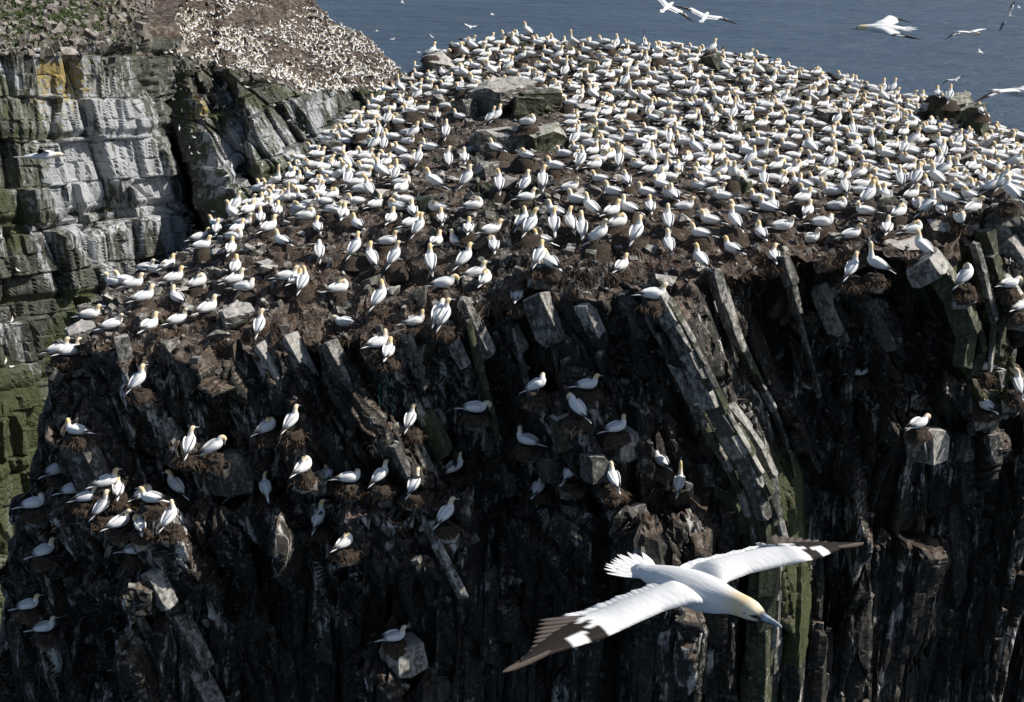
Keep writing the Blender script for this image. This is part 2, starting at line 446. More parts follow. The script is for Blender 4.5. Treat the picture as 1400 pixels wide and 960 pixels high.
edge = smooth(0, -.02, vflat)
V2[:, 2] += dt * (vflat > -1.5) * (1 - wall) 
# the brown lip of nest matter that rounds the front edge
lip = np.exp(-((np.clip(vflat, 0, 9) - .15) / .5) ** 2) * (vflat >= 0)
V2[:, 1] -= lip * .22 * fbm(V * 1.3, 61, 3)
ppy = np.zeros(len(V2))
def project(V):
    d = V[:, 1] * CT - V[:, 2] * ST
    up = V[:, 1] * ST + V[:, 2] * CT
    return 700 + F * V[:, 0] / d, 480 - F * up / d
PX, PY = project(V2)
Nf = grid_normals(V2, NR, NCC)
nn = fbm(V * .7, 71, 3)
soil = np.where(top, .85 - .55 * rockp + .5 * (nn - .5), 0)
soil = np.maximum(soil, np.where(~top, smooth(.8, .1, vflat) * (.4 + .7 * (nn > .5)), 0))
soil = np.where(~top, np.maximum(soil, smooth(.5, .85, Nf[:, 2]) * (vflat > 0) * .8), soil)
guano = np.where(top, .2 + .25 * rockp, .12 + .42 * smooth(.48, .66, nn) * (r1[:, 3] > .35))
xpv = Q[:, 0]
ridge = smooth(3.75, 4.1, xpv) * (1 - smooth(5.0, 5.3, xpv)) * (vflat > 0) * (vflat < 12)
guano = np.maximum(guano, ridge * .35 * smooth(7.5, 4.5, vflat))
guano = np.where((~top) & (PX < 330), np.maximum(guano, .34), guano)
for bx_, by_ in FACE_XY:           # whitewash below each nest site
    guano = np.maximum(guano, (~top) * .85 * np.exp(-((PX - bx_ - .35 * (PY - by_)) / 13) ** 2 - ((PY - by_ - 34) / 30) ** 2))
moss = ridge * smooth(4.5, 7.5, vflat) * 1.1
moss = np.maximum(moss, (~top) * smooth(10.4, 11, xpv) * smooth(12.6, 12.2, xpv) * .95 * smooth(8, 4, vflat))
moss = np.maximum(moss, (~top) * .3 * (fbm(V * .5, 81, 3) > .52))
moss = np.maximum(moss, top * smooth(.57, .65, fbm(V * .45, 82, 3)) * .55 * rockp)
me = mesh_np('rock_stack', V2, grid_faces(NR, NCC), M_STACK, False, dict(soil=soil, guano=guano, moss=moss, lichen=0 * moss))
STACK = tag(link('rock_stack', me), kind='structure')

# ------------------------------------------------------------------ far cliffs
def blocky_sheet(name, V, nr, nc, out, amp=1.0, phi=.9, rough_=None, tilt=0.):
    """bedded, jointed relief at the scale of the far cliffs"""
    n = len(V)
    hz = V[:, 0] * math.cos(phi) + V[:, 1] * math.sin(phi)
    a = hz * math.cos(tilt) + V[:, 2] * math.sin(tilt)
    b = -hz * math.sin(tilt) + V[:, 2] * math.cos(tilt)
    a = a + b * .25
    wv = (fbm(V * .12, 5, 3) - .5)
    bed_h = (b + wv * 1.0) / 6.8
    bi = np.floor(bed_h); bf = bed_h - bi
    br = _h(bi, bi * 0, bi * 0, 77)
    def bricks(h, w, sd, wob):
        bb = (b + wv * wob) / h; i = np.floor(bb); fb = bb - i
        aa = a / w + _h(i, i * 0, i * 0, sd) * 5 + .35 * np.sin(b / h * .9 + i); j = np.floor(aa); fa = aa - j
        # uneven widths: merge some neighbours
        mrg = _h(i, np.floor(j / 2), i * 0, sd + 1) > .55; j = np.where(mrg, np.floor(j / 2) * 2, j); fa = np.where(mrg, (aa / 2 - np.floor(aa / 2)), fa); ww = np.where(mrg, 2 * w, w)
        r_ = np.stack([_h(i, j, i * 0, sd + 10 + k) for k in range(4)], 1)
        e = np.minimum(np.minimum(fa, 1 - fa) * ww, np.minimum(fb, 1 - fb) * h)
        return (fa - .5) * ww, (fb - .5) * h, r_, e
    xa, za, s1, e1_ = bricks(3.6, 2.3, 301, .5)
    xb_, zb_, s2, e2_ = bricks(1.8, .85, 302, .3)
    P3 = np.stack([a / .5, 0 * a, b / .9], 1); d3, s3, g3 = voro(P3, 203)
    d0, s0, g0 = voro(np.stack([a / 6.5 + .2 * bi, 0 * a, b / 15.], 1), 205)
    d = 2.6 * (s0[:, 0] - .5) + 2.4 * d0[:, 0] * (s0[:, 1] - .3) - .8 * (1 - smooth(0, .06, g0)) + (br - .5) * .8 + 1.7 * (s1[:, 0] - .5) + 1.1 * xa * (s1[:, 1] - .5) + .25 * za * (s1[:, 2] - .3)
    d = d - .9 * smooth(.12, .0, bf) * (.3 + .9 * s0[:, 2])
    c_ = quiet(d, V, nr, nc)
    d = d + (.55 * (s2[:, 0] - .5) + .35 * xb_ * (s2[:, 1] - .5)) * c_ - .45 * smooth(.16, .0, e1_) * (.3 + .7 * c_)
    d = d + (facet(d3, s3, .08, .12) - .2 * smooth(.09, 0, e2_)) * quiet(d, V, nr, nc)
    g1 = e1_
    if rough_ is not None: d = d * rough_
    return V + np.asarray(out) * (d * amp)[:, None], bf, s1

def cliff_near():
    """grey guano-streaked buttress at the left, with the turf slope on top of it"""
    sp = lambda x, w: w * np.logaddexp(0, x / w)
    fy = lambda px, py: 112 + .088 * px - .016 * (py - 60) - 5 * smooth(300, 520, py) * smooth(60, 330, px) + .52 * sp(60 - py + 4 * np.sin(px / 23.), 2.5)
    nr, nc = 620, 330
    ed = np.array([(-90,250),(0,200),(40,150),(75,148),(110,160),(150,175),(200,205),(260,232),(335,256),(420,330),(520,400),(1000,520)])
    py = np.linspace(-90, 980, nr)
    xe = np.interp(py, ed[:, 0], ed[:, 1])
    s = np.linspace(0, 1, nc - 14)
    px = -260 + (xe[:, None] + 260) * s[None] + 0
    pyg = py[:, None] + 0 * px
    pyg = pyg - .24 * (px - 100) * smooth(70, 160, pyg)
    Yy = fy(px, pyg)
    x, y, z = at(px, pyg, Yy)
    exx = []
    for k in range(1, 15):       # flank turning back into the gully
        exx.append((x[:, -1] + .05 * k * k * .3, y[:, -1] + 1.1 * k, z[:, -1] - .02 * k))
    x = np.c_[x, np.array([e[0] for e in exx]).T]; y = np.c_[y, np.array([e[1] for e in exx]).T]; z = np.c_[z, np.array([e[2] for e in exx]).T]
    V = np.stack([x, y, z], -1).reshape(-1, 3)
    px, py_ = project(V)
    steep = smooth(40, 75, py_)
    V2, bf, s1 = blocky_sheet('cliff', V, nr, nc, (.88, -.45, .12), .85, 1.33, .35 + .65 * steep, R(-10))
    V2[:, 2] += (fbm(V * .5, 8, 4) - .5) * 1.5 * (1 - steep)
    sl = .1 + 0 * bf
    n1 = fbm(V * .16, 91, 4)
    lean_ = px - .45 * py_
    base = .30 + 1.7 * (fbm(np.c_[lean_ / 22, py_ / 110, 0 * px], 93, 4) - .46)
    blob = lambda cx, cy, rx, ry: np.exp(-(((px - cx) / rx) ** 2 + ((py_ - cy) / ry) ** 2))
    g = base + .75 * blob(150, 215, 75, 95) + .7 * blob(165, 175, 34, 40) + .75 * blob(200, 235, 34, 45) + .75 * blob(235, 305, 36, 50) + .4 * blob(60, 200, 60, 50) + .45 * blob(30, 250, 60, 60) + .35 * blob(170, 330, 60, 50) + .4 * blob(110, 100, 50, 60) + .4 * blob(15, 110, 30, 60)
    g = g + .6 * blob(70, 580, 40, 45) + .5 * blob(20, 720, 60, 60) - .55 * blob(20, 600, 40, 90) - .3 * blob(70, 370, 70, 30)
    m = .12 + .6 * smooth(.5, .62, fbm(V * .2, 95, 3)) + .5 * smooth(.15, .02, bf) + .7 * smooth(430, 560, py_)
    m = m - .7 * blob(150, 215, 80, 90) - .6 * blob(220, 290, 40, 60)
    turf = smooth(62, 45, py_)
    g = g * (1 - .75 * turf); soil = turf * (.75 - .4 * blob(70, 25, 60, 25)) + .35 * smooth(.9, 1, bf) * steep
    m = np.maximum(m * steep, turf * (.02 + 1.2 * blob(75, 22, 65, 26)))
    ly = .75 * blob(82, 112, 36, 42) * (py_ > 72) + .5 * blob(64, 95, 14, 14)
    me = mesh_np('near_cliff', V2, grid_faces(nr, nc), M_CLIFF, False, dict(soil=soil, guano=np.clip(g, 0, 1.2), moss=m, lichen=ly))
    return tag(link('near_cliff', me), kind='structure')

SIL = np.array([(-400,-90),(380,-90),(425,0),(455,33),(500,48),(515,74),(545,94),(562,108)])
def cliff_far():
    """wall behind the gully and the bird slope above it, running down to the sea"""
    sp = lambda x, w: w * np.logaddexp(0, x / w)
    def fy(px, py):
        br_ = np.interp(px, [60, 140, 200, 300, 380, 420, 470, 520, 562], [50, 48, 64, 86, 108, 128, 120, 118, 112])
        pl = px - .30 * (np.clip(py, 60, 330) - 90)
        w = np.interp(pl, [60, 140, 186, 204, 250, 300, 315, 400, 430, 500, 562], [160, 172, 166, 138, 136, 141, 137, 146, 151, 164, 178])
        return w - .055 * (py - 100) + np.interp(px, [60, 150, 250, 400, 562], [.45, .45, .68, .5, .4]) * sp(br_ - py, 3.)
    nr, nc = 430, 400
    px = np.linspace(60, 562, nc)
    pt = np.interp(px, [60, 400, 425, 455, 500, 515, 545, 562], [-90, -25, 0, 33, 48, 74, 94, 108])
    t = np.linspace(0, 1, nr)[:, None]
    pyg = pt[None] + (480 - pt[None]) * t
    pxg = np.repeat(px[None], nr, 0) + 0 * t
    x, y, z = at(pxg, pyg, fy(pxg, pyg))
    # far side of the ridge, out of sight
    xb = [x[0] + .3 * k * k for k in range(10, 0, -1)]; yb_ = [y[0] + 1.2 * k for k in range(10, 0, -1)]; zb = [z[0] - .5 * k * k for k in range(10, 0, -1)]
    x = np.r_[np.array(xb), x]; y = np.r_[np.array(yb_), y]; z = np.r_[np.array(zb), z]
    nr += 10
    # seaward end turning back
    ee = [(x[:, -1] + .5 * k, y[:, -1] + 1.6 * k, z[:, -1] - 1.2 * k) for k in range(1, 9)]
    x = np.c_[x, np.array([e[0] for e in ee]).T]; y = np.c_[y, np.array([e[1] for e in ee]).T]; z = np.c_[z, np.array([e[2] for e in ee]).T]
    nc += 8
    V = np.stack([x, y, z], -1).reshape(-1, 3)
    px, py_ = project(V)
    brk = np.interp(px, [60, 140, 200, 300, 380, 420, 470, 520, 562], [50, 48, 64, 86, 108, 128, 120, 118, 112])
    steep = smooth(-6, 10, py_ - brk)
    V2, bf, s1 = blocky_sheet('cliff', V, nr, nc, (.72, -.68, .1), .9, .92, .28 + .72 * steep, R(1))
    V2[:, 2] += (fbm(V * .35, 8, 5) - .5) * 2.4 * (1 - steep)
    blob = lambda cx, cy, rx, ry: np.exp(-(((px - cx) / rx) ** 2 + ((py_ - cy) / ry) ** 2))
    g = .32 + 1.9 * (fbm(np.c_[(px - .2 * py_) / 14, py_ / 60, 0 * px], 193, 4) - .46) + .5 * blob(330, 180, 60, 45) + .4 * blob(225, 170, 25, 60) + .4 * blob(390, 200, 40, 50)
    m = .1 + .65 * smooth(.48, .62, fbm(np.c_[px / 30, py_ / 40, 0 * px], 195, 3)) - .3 * blob(330, 190, 50, 40)
    gully_shade = np.clip(1.5 * np.exp(-((px - (178 + .25 * (py_ - 90))) / 34) ** 2), 0, 1) * (py_ > 70)  # gully shade put into the colour: guano and moss thinned to darken it
    g = g * (1 - gully_shade) - .2 * gully_shade; m = m * (1 - .75 * gully_shade)
    slope = 1 - steep
    soil = slope * (.9 + .5 * (fbm(V * .3, 97, 3) - .5)) + .4 * smooth(.9, 1, bf) * steep
    g = g * steep + slope * .45; m = m * steep + slope * .3 * smooth(.55, .65, fbm(V * .15, 99, 3))
    ly = .7 * blob(270, 150, 14, 25)
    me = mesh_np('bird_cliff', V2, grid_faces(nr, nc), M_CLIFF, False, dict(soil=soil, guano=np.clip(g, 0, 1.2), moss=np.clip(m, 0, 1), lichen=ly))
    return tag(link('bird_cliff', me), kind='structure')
CLIFF_A = cliff_near()
CLIFF_B = cliff_far()

# rays into the finished ground
def bvh_of(o):
    from mathutils.bvhtree import BVHTree
    return BVHTree.FromObject(o, bpy.context.evaluated_depsgraph_get())
bpy.context.view_layer.update()
BV = {'stack': bvh_of(STACK), 'a': bvh_of(CLIFF_A), 'b': bvh_of(CLIFF_B)}
def hit(px, py, which='stack'):
    d = Vector([float(c) for c in ray(px, py)]).normalized()
    h = BV[which].ray_cast(Vector((0, 0, 0)), d)
    return (h[0], h[1]) if h[0] is not None else (None, None)
def down(x, y, which='stack', z0=5):
    h = BV[which].ray_cast(Vector((x, y, z0)), Vector((0, 0, -1)))
    return h[0]
#@@STONES
# ------------------------------------------------------------------ stones, boulders and rock columns (parts of the stack)
def hull_mesh(name, seed, mat, dims, jit=.16, cut=.6, extra=3):
    """an angular block: a box with its corners chipped off, hulled"""
    r = random.Random(seed)
    pts = []
    for a in (-1, 1):
        for b in (-1, 1):
            for c in (-1, 1):
                p = [k * .5 * (1 + r.uniform(-jit, jit)) for k in (a, b, c)]
                if r.random() < cut:
                    q = r.uniform(.12, .42)
                    for ax in range(3):
                        t = list(p); t[ax] *= 1 - q * r.uniform(.5, 2); pts.append(t)
                else: pts.append(p)
    for _ in range(extra):
        v = Vector((r.gauss(0, 1), r.gauss(0, 1), r.gauss(0, 1))).normalized() * .58
        pts.append(list(v))
    bm = bmesh.new()
    for p in pts: bm.verts.new([p[i] * dims[i] for i in range(3)])
    o = bmesh.ops.convex_hull(bm, input=bm.verts)
    for v in [v for v in bm.verts if not v.link_faces]: bm.verts.remove(v)
    bmesh.ops.dissolve_limit(bm, angle_limit=R(9), verts=bm.verts, edges=bm.edges)
    bmesh.ops.bevel(bm, geom=list(bm.edges), offset=.022 * min(dims), segments=1, affect='EDGES')
    me = bpy.data.meshes.new(name); bm.to_mesh(me); bm.free()
    me.materials.append(mat)
    return me
def crag_mesh(name, seed, mat, dims, n=16, cuts=0):
    """an angular broken stone: hull of scattered points, faces broken up again for the large ones"""
    r = random.Random(seed); bm = bmesh.new()
    for k in range(n):
        v = Vector((r.uniform(-1, 1), r.uniform(-1, 1), r.uniform(-1, 1)))
        m = max(abs(v.x), abs(v.y), abs(v.z)); v = v / m * .5 if not cuts else Vector([math.copysign(.5 if abs(c) > .35 * m else abs(c), c) for c in v]); v *= r.uniform(.82, 1.08)
        bm.verts.new((v.x * dims[0], v.y * dims[1], v.z * dims[2]))
    bmesh.ops.convex_hull(bm, input=bm.verts)
    for v in [v for v in bm.verts if not v.link_faces]: bm.verts.remove(v)
    bmesh.ops.dissolve_limit(bm, angle_limit=R(14), verts=bm.verts, edges=bm.edges)
    if cuts:
        bmesh.ops.triangulate(bm, faces=bm.faces)
        bmesh.ops.subdivide_edges(bm, edges=bm.edges, cuts=cuts, use_grid_fill=True)
        bm.normal_update()
        P = np.array([v.co[:] for v in bm.verts]); d, q, e = voro(P * np.array([3.2, 4.5, 5.5]) + seed, seed)
        d2, q2, e2 = voro(P * 9 + seed, seed + 5)
        f = .05 * (q[:, 0] - .6) + .05 * d[:, 0] * (q[:, 1] - .5) - .012 * (1 - smooth(0, .1, e)) + .012 * (q2[:, 0] - .5)
        for v, k in zip(bm.verts, f): v.co += v.normal * float(k)
    else: bmesh.ops.bevel(bm, geom=list(bm.edges), offset=.014 * min(dims), segments=1, affect='EDGES')
    me = bpy.data.meshes.new(name); bm.to_mesh(me); bm.free(); me.materials.append(mat)
    return me
STN = [crag_mesh('stone', 100 + k, M_STONE, (1, .8, .66), 15) for k in range(14)]
SM = [crag_mesh('stone', 130 + k, M_MOSSY, (1, .8, .75), 15) for k in range(6)]
SL = [crag_mesh('slab', 160 + k, M_STONE, (1, .7, .3), 17) for k in range(8)]
BIG = [crag_mesh('boulder', 240 + k, M_STONE, (1, .8, .7), 18, 7) for k in range(6)]
BIGM = [crag_mesh('boulder', 250 + k, M_MOSSY, (1, .8, .8), 18, 6) for k in range(3)]
CO = [hull_mesh('rock_column', 190 + k, M_COLUMN, (1, 1, 3), jit=.2, cut=.8, extra=0) for k in range(8)]
CM = [hull_mesh('rock_column', 210 + k, M_MOSSY, (1, 1, 3), jit=.2, cut=.8, extra=0) for k in range(3)]
def mpp(P): return P.length / F         # metres per photograph pixel
occupied = []
def put_stone(px, py, w, h, moss=False, slab=False, yaw=None, tilt=.25, seed=None):
    P, N = hit(px, py)
    if P is None: return
    r = random.Random(seed if seed is not None else int(px * 7 + py * 13))
    s = w * mpp(P)
    me = r.choice(SM if moss else SL if slab else STN) if w < 40 or slab else r.choice(BIGM if moss else BIG)
    if h > 44 and moss: me = r.choice(BIGM)
    hz = h * mpp(P)
    o = link('slab' if slab else ('boulder' if w > 38 else 'stone'), me, STACK, P + Vector((0, s * .15, hz * (.12 if slab else .22))),
             (r.uniform(-tilt, tilt), r.uniform(-tilt, tilt), yaw if yaw is not None else r.uniform(0, 6.28)),
             (s * .95, s * r.uniform(.8, 1.1), hz * (2.2 if slab else 1.45)))
    occupied.append((P.x, P.y, s * .45))
    return o
BOULD = [(690,150,78,50,0,0,.75),(722,158,44,30,1,0,.2),(690,206,84,40,0,0,.15),(744,208,58,42,1,0,.5),(655,200,38,30,0,0,.9),(712,186,56,20,0,1,.2),(640,212,34,20,0,1,.4),(640,160,50,30,0,0,1),(542,185,44,34,0,0,.7),(735,150,62,30,1,0,.4),(808,190,24,24,1,0,1),(793,155,30,18,0,0,2),
 (718,232,38,18,0,0,0),(803,100,24,22,1,0,1),(976,92,32,26,1,0,2),(606,96,46,20,0,0,2.2),(641,90,28,16,0,0,1),(1137,170,42,26,0,0,.2),(1200,196,28,20,1,0,0),(1232,206,48,22,0,1,.6),
 (1300,168,60,44,1,0,.3),(1334,186,34,50,1,0,.9),(1320,230,32,24,1,0,0),(1292,240,44,16,0,0,.4),(1310,182,34,16,0,1,.8),(1342,268,46,18,0,1,.1),(1212,286,28,26,0,0,.3),
 (1288,314,36,18,0,0,.1),(1324,316,32,18,0,0,.2),(1240,338,62,18,0,1,.15),(1012,262,36,30,1,0,.9),(586,284,34,22,1,0,.2),(520,272,26,18,0,0,1),(455,292,22,22,0,0,2),
 (430,290,26,20,0,0,1),(740,386,42,34,0,0,.12),(908,390,34,18,0,0,.3),(326,446,46,36,0,0,.4),(300,462,34,14,0,0,0),(577,410,26,28,0,0,1),(642,398,26,28,0,0,.3),(368,372,28,18,0,1,1),
 (660,240,40,18,0,0,1),(694,258,34,20,0,0,2),(487,232,30,14,0,0,1),(277,356,24,24,0,0,.2),(297,354,22,20,0,0,.3),(150,418,34,22,0,0,2),(112,462,40,22,0,0,.4),(205,396,20,20,0,1,2),
 (936,306,20,20,0,0,.2),(912,302,16,18,0,0,.4),(1385,300,64,34,0,0,.3),(560,120,26,30,0,1,2.3),(350,350,26,14,0,1,1),(425,350,24,16,0,1,2),(375,395,20,14,0,0,2),(362,368,24,16,0,0,.8),
 (470,285,22,16,0,0,1),(790,272,26,26,0,1,1.2),(845,250,26,14,0,0,1),(1000,185,26,14,1,0,1),(930,195,24,20,0,0,1),(1160,140,30,16,0,0,1),(1098,130,32,16,0,0,0),(1400,230,30,14,0,0,0),
 (1265,372,50,22,0,1,.35),(890,345,20,14,0,0,1),(850,340,22,12,0,0,1),(1040,300,24,14,0,0,1),(870,280,26,14,0,1,1),(960,300,24,18,0,0,1),(1300,285,30,14,0,1,.2),(410,215,24,20,0,0,1),
 (455,205,30,20,0,0,1),(500,200,40,18,0,1,2.4),(340,300,26,16,0,1,2),(1145,330,30,16,0,0,1),(650,120,26,14,0,0,0),(600,140,24,14,0,0,2),(1350,205,34,20,0,0,0),(1375,235,26,14,0,0,1),(620,250,24,12,0,0,1)]
for a in BOULD: put_stone(*a[:4], moss=a[4], slab=a[5], yaw=a[6])
def topzone(px, py):
    lim = np.interp(px, [60, 150, 330, 480, 560, 650, 740, 850, 1000, 1090, 1200, 1330, 1400], [478, 455, 452, 445, 440, 415, 380, 362, 368, 340, 345, 305, 285])
    up = np.interp(px, [60, 160, 230, 330, 400, 480, 560, 600, 720, 780, 970, 1130, 1280, 1400], [478, 395, 362, 292, 232, 168, 108, 82, 58, 76, 78, 112, 148, 205])
    return up + 3 < py < lim
nst = len(BOULD); guard = 0
while nst < 262 and guard < 9000:
    guard += 1
    px, py = random.uniform(80, 1400), random.uniform(60, 470)
    if not topzone(px, py): continue
    d = .9 if px < 560 else .35
    if 600 < px < 780 and py < 300: d = .9
    if py > 330 and px < 620: d *= .6
    if random.random() > d: continue
    w = random.uniform(9, 22) * (1.1 if px < 560 else .9)
    put_stone(px, py, w, w * random.uniform(.45, .85), moss=random.random() < .12, slab=random.random() < .35, tilt=.5, seed=guard); nst += 1
# rock columns standing out of the face; lean follows the jointing
COLS = [(738,412,34,60,0,.3),(700,440,18,50,0,.5),(646,420,20,70,0,.5),(618,446,16,60,0,.5),(560,464,12,60,0,.6),(652,515,15,70,0,.5),(592,570,22,60,1,.5),(575,615,18,50,0,.5),(545,612,14,46,0,.6),
 (765,575,24,45,1,.4),(846,598,36,30,0,.3),(808,628,32,30,0,.3),(748,628,28,34,0,.4),(962,636,30,26,0,.3),(1005,672,25,60,1,.5),(980,662,22,45,1,.5),
 (1266,594,38,36,0,.2),(1294,532,26,30,1,.3),(1322,534,28,28,0,.3),(1358,512,34,30,0,.3),(212,788,26,46,0,.5),(228,812,22,40,0,.5),(98,492,26,50,0,.3),
 (110,612,36,60,0,.2),(300,632,50,44,0,.2),(200,850,15,60,0,.6),(255,850,26,70,0,.5),(270,915,30,60,0,.5),(592,716,36,36,0,.4),(612,752,12,70,0,.6),(540,886,50,34,0,.3),(600,930,26,30,0,.4),(235,580,24,60,0,.5),
 (570,540,10,50,0,.6),(672,560,14,50,0,.5),(835,690,16,44,0,.6),(940,665,12,40,0,.6),(870,700,20,44,0,.3),(780,700,22,40,0,.5),(690,640,20,40,0,.5),(1355,600,20,30,0,.6),(1315,600,18,34,0,.6),(1150,560,20,40,0,.5),
 (430,650,20,26,0,.5),(165,470,20,40,0,.4),(405,470,22,60,0,.4),(365,480,26,60,0,.4),(460,480,22,60,0,.4),(240,480,24,60,0,.4),(805,420,20,50,0,.5),(860,410,22,60,0,.4),(1130,400,26,60,0,.4),(1200,420,30,60,0,.4)]
for px, py, w, L, moss, yaw in COLS:
    P, N = hit(px, py + L * .3)
    if P is None: continue
    s = w * mpp(P); Lm = L * mpp(P) * 1.15
    r = random.Random(int(px * 3 + py))
    ax = Vector((.42 if L > 45 else .12, -.10, -.9)).normalized()
    q = ax.to_track_quat('-Z', 'Y').to_matrix() @ Matrix.Rotation(-yaw + r.uniform(-.12, .12), 3, 'Z')
    o = link('rock_column', r.choice(CM if moss else CO), STACK)
    o.matrix_local = Matrix.LocRotScale(P + Vector((s * .2, .12 * s, -.25 * Lm * .4)), q, Vector((s * .9, s * .95, Lm / 3)))

# the long curved ribs: joint after joint of rock along a path that leans and then drops plumb
RIBS = [([(898,404),(925,452),(950,505),(975,555),(1003,600),(1028,650),(1043,705)], 27, 27, .55, 0), ([(1040,690),(1049,760),(1047,850),(1040,965)], 38, 44, .45, 1),
        ([(978,374),(992,425),(1010,470),(1030,510)], 24, 14, .6, 0), ([(1030,505),(1058,560),(1078,612),(1086,650)], 10, 8, .5, 0), ([(1072,356),(1086,400),(1090,425)], 22, 12, .55, 0),
        ([(1000,560),(1032,600),(1056,650),(1064,720)], 16, 13, .55, 0), ([(1088,425),(1105,480),(1120,540)], 8, 6, .5, 0),
        ([(1272,356),(1300,392),(1322,440),(1330,480),(1318,500)], 34, 26, .5, 1), ([(1262,362),(1276,382)], 52, 44, .35, 0), ([(1346,318),(1358,360),(1372,420),(1366,486)], 24, 16, .5, 1),
        ([(1356,300),(1378,332),(1396,372)], 24, 28, .5, 0), ([(1384,292),(1402,318),(1418,360)], 24, 30, .45, 0), ([(1366,380),(1392,420)], 30, 26, .4, 0),
        ([(560,462),(572,500),(580,530)], 12, 8, .55, 0), ([(700,455),(714,500),(730,560)], 10, 7, .5, 0), ([(640,440),(655,500),(672,560),(680,600)], 13, 10, .5, 1), ([(1256,592),(1262,630)], 34, 30, .2, 0)]
for (p_, a_, b_, c_, m_), dx_, dy_, f_, m2 in ((RIBS[0], 15, 8, .6, 1), (RIBS[0], 30, 34, .5, 0), (RIBS[0], -12, 30, .4, 0), (RIBS[1], -16, 10, .5, 1), (RIBS[1], 14, 20, .4, 0), (RIBS[2], 10, 12, .5, 0), (RIBS[7], 16, 10, .5, 1), (RIBS[9], -12, 20, .5, 0)):
    RIBS.append(([(x + dx_, y + dy_) for x, y in p_], a_ * f_, b_ * f_, c_ + .1, m2))
for path, w0, w1, yaw, moss in RIBS:
    pp = np.array(path, float); sg = np.hypot(*np.diff(pp, axis=0).T); cum = np.r_[0, np.cumsum(sg)]
    npc = max(1, int(round(cum[-1] / max(34, w0 * 1.5))))
    r = random.Random(int(path[0][0]))
    fx = lambda q: (np.interp(q, cum, pp[:, 0]), np.interp(q, cum, pp[:, 1]))
    depth = None
    for k in range(npc):
        (xa_, ya_), (xb2, yb2) = fx(cum[-1] * k / npc), fx(cum[-1] * (k + 1) / npc)
        w = w0 + (w1 - w0) * (k + .5) / npc
        Pa, _ = hit(xa_, ya_); Pb, _ = hit(xb2, yb2)
        if Pa is None or Pb is None: continue
        ym = min(Pa.y, Pb.y) - .15
        depth = ym if depth is None else depth * .5 + min(ym, depth + .4) * .5
        A, B = Vector(at(xa_, ya_, depth)), Vector(at(xb2, yb2, depth - .1))
        A = Vector([float(c) for c in A]); B = Vector([float(c) for c in B])
        L_ = (B - A).length * r.uniform(1.02, 1.12); s_ = w * .66 * A.length / F * r.uniform(.85, 1.15)
        q = (B - A).normalized().to_track_quat('-Z', 'Y').to_matrix() @ Matrix.Rotation(-yaw + r.uniform(-.15, .15), 3, 'Z')
        o = link('rock_column', r.choice(CM if (moss or (k > 2 and r.random() < .3)) else CO), STACK)
        o.matrix_local = Matrix.LocRotScale((A + B) / 2 + Vector((0, s_ * .35, 0)), q, Vector((s_, s_ * 1.5, L_ / 3 * 1.1)))

# small debris: one part, too many and too small to pick apart
def scatter_mesh(name, protos, places, mat, parent=None, kind='stuff', cols=None):
    VS, FS, n = [], [], 0
    for P, rot, sc, k in places:
        v, f = protos[k]
        M = np.array(rot.to_matrix()) * np.array(sc)[None, :] if not np.isscalar(sc) else np.array(rot.to_matrix()) * sc
        VS.append(v @ M.T + np.array(P)); FS.append(f + n); n += len(v)
    me = mesh_np(name, np.concatenate(VS), np.concatenate(FS), mat, False)
    o = link(name, me, parent); o['kind'] = kind
    return o
def tri_proto(seed):
    me = hull_mesh('chip', seed, M_STONE, (1, .75, .5), cut=.3, extra=1)
    bm = bmesh.new(); bm.from_mesh(me)
    bmesh.ops.dissolve_degenerate(bm, dist=.04, edges=bm.edges); bmesh.ops.triangulate(bm, faces=bm.faces)
    v = np.array([x.co[:] for x in bm.verts]); bm.verts.index_update(); f = np.array([[q.index for q in x.verts] for x in bm.faces]); bm.free()
    bpy.data.meshes.remove(me); return v, f
from mathutils import Euler
chips = [tri_proto(300 + k) for k in range(8)]
places = []
for k in range(26000):
    x = rng.uniform(XL, 21); y0 = np.interp(x, fr[:, 0], fr[:, 1]); y1 = np.interp(x, bk[:, 0], bk[:, 1]); y = rng.uniform(y0, y1)
    if math.sin(x * 1.3 + 2 * math.sin(y * .7)) * math.sin(y * .9 + x * .4) * .5 + .5 < rng.uniform(.0, .6): continue
    if len(places) >= 9500: break
    p = down(x, y)
    if p is None: continue
    s = min(.45, .05 + rng.exponential(.075))
    places.append((p + Vector((0, 0, s * .1)), Euler(rng.uniform(0, 6, 3)), s * rng.uniform(.6, 1.3, 3), int(rng.integers(8))))
for k in range(1800):                # chips lodged on the face and its ledges
    px, py = rng.uniform(20, 1400), rng.uniform(440, 960)
    P, N = hit(px, py)
    if P is None or N.z < .35: continue
    s = min(.4, .06 + rng.exponential(.07))
    places.append((P, Euler(rng.uniform(0, 6, 3)), s * rng.uniform(.6, 1.3, 3), int(rng.integers(8))))
M_CHIP = rock_material('rock_chips', k=.8, dark=(.045, .04, .035), mid=(.12, .11, .095), lite=(.23, .215, .19), guano=(.5, .48, .44), attrs=False, up_guano=.6, base_guano=.0)
scatter_mesh('rubble', chips, places, M_CHIP, STACK)
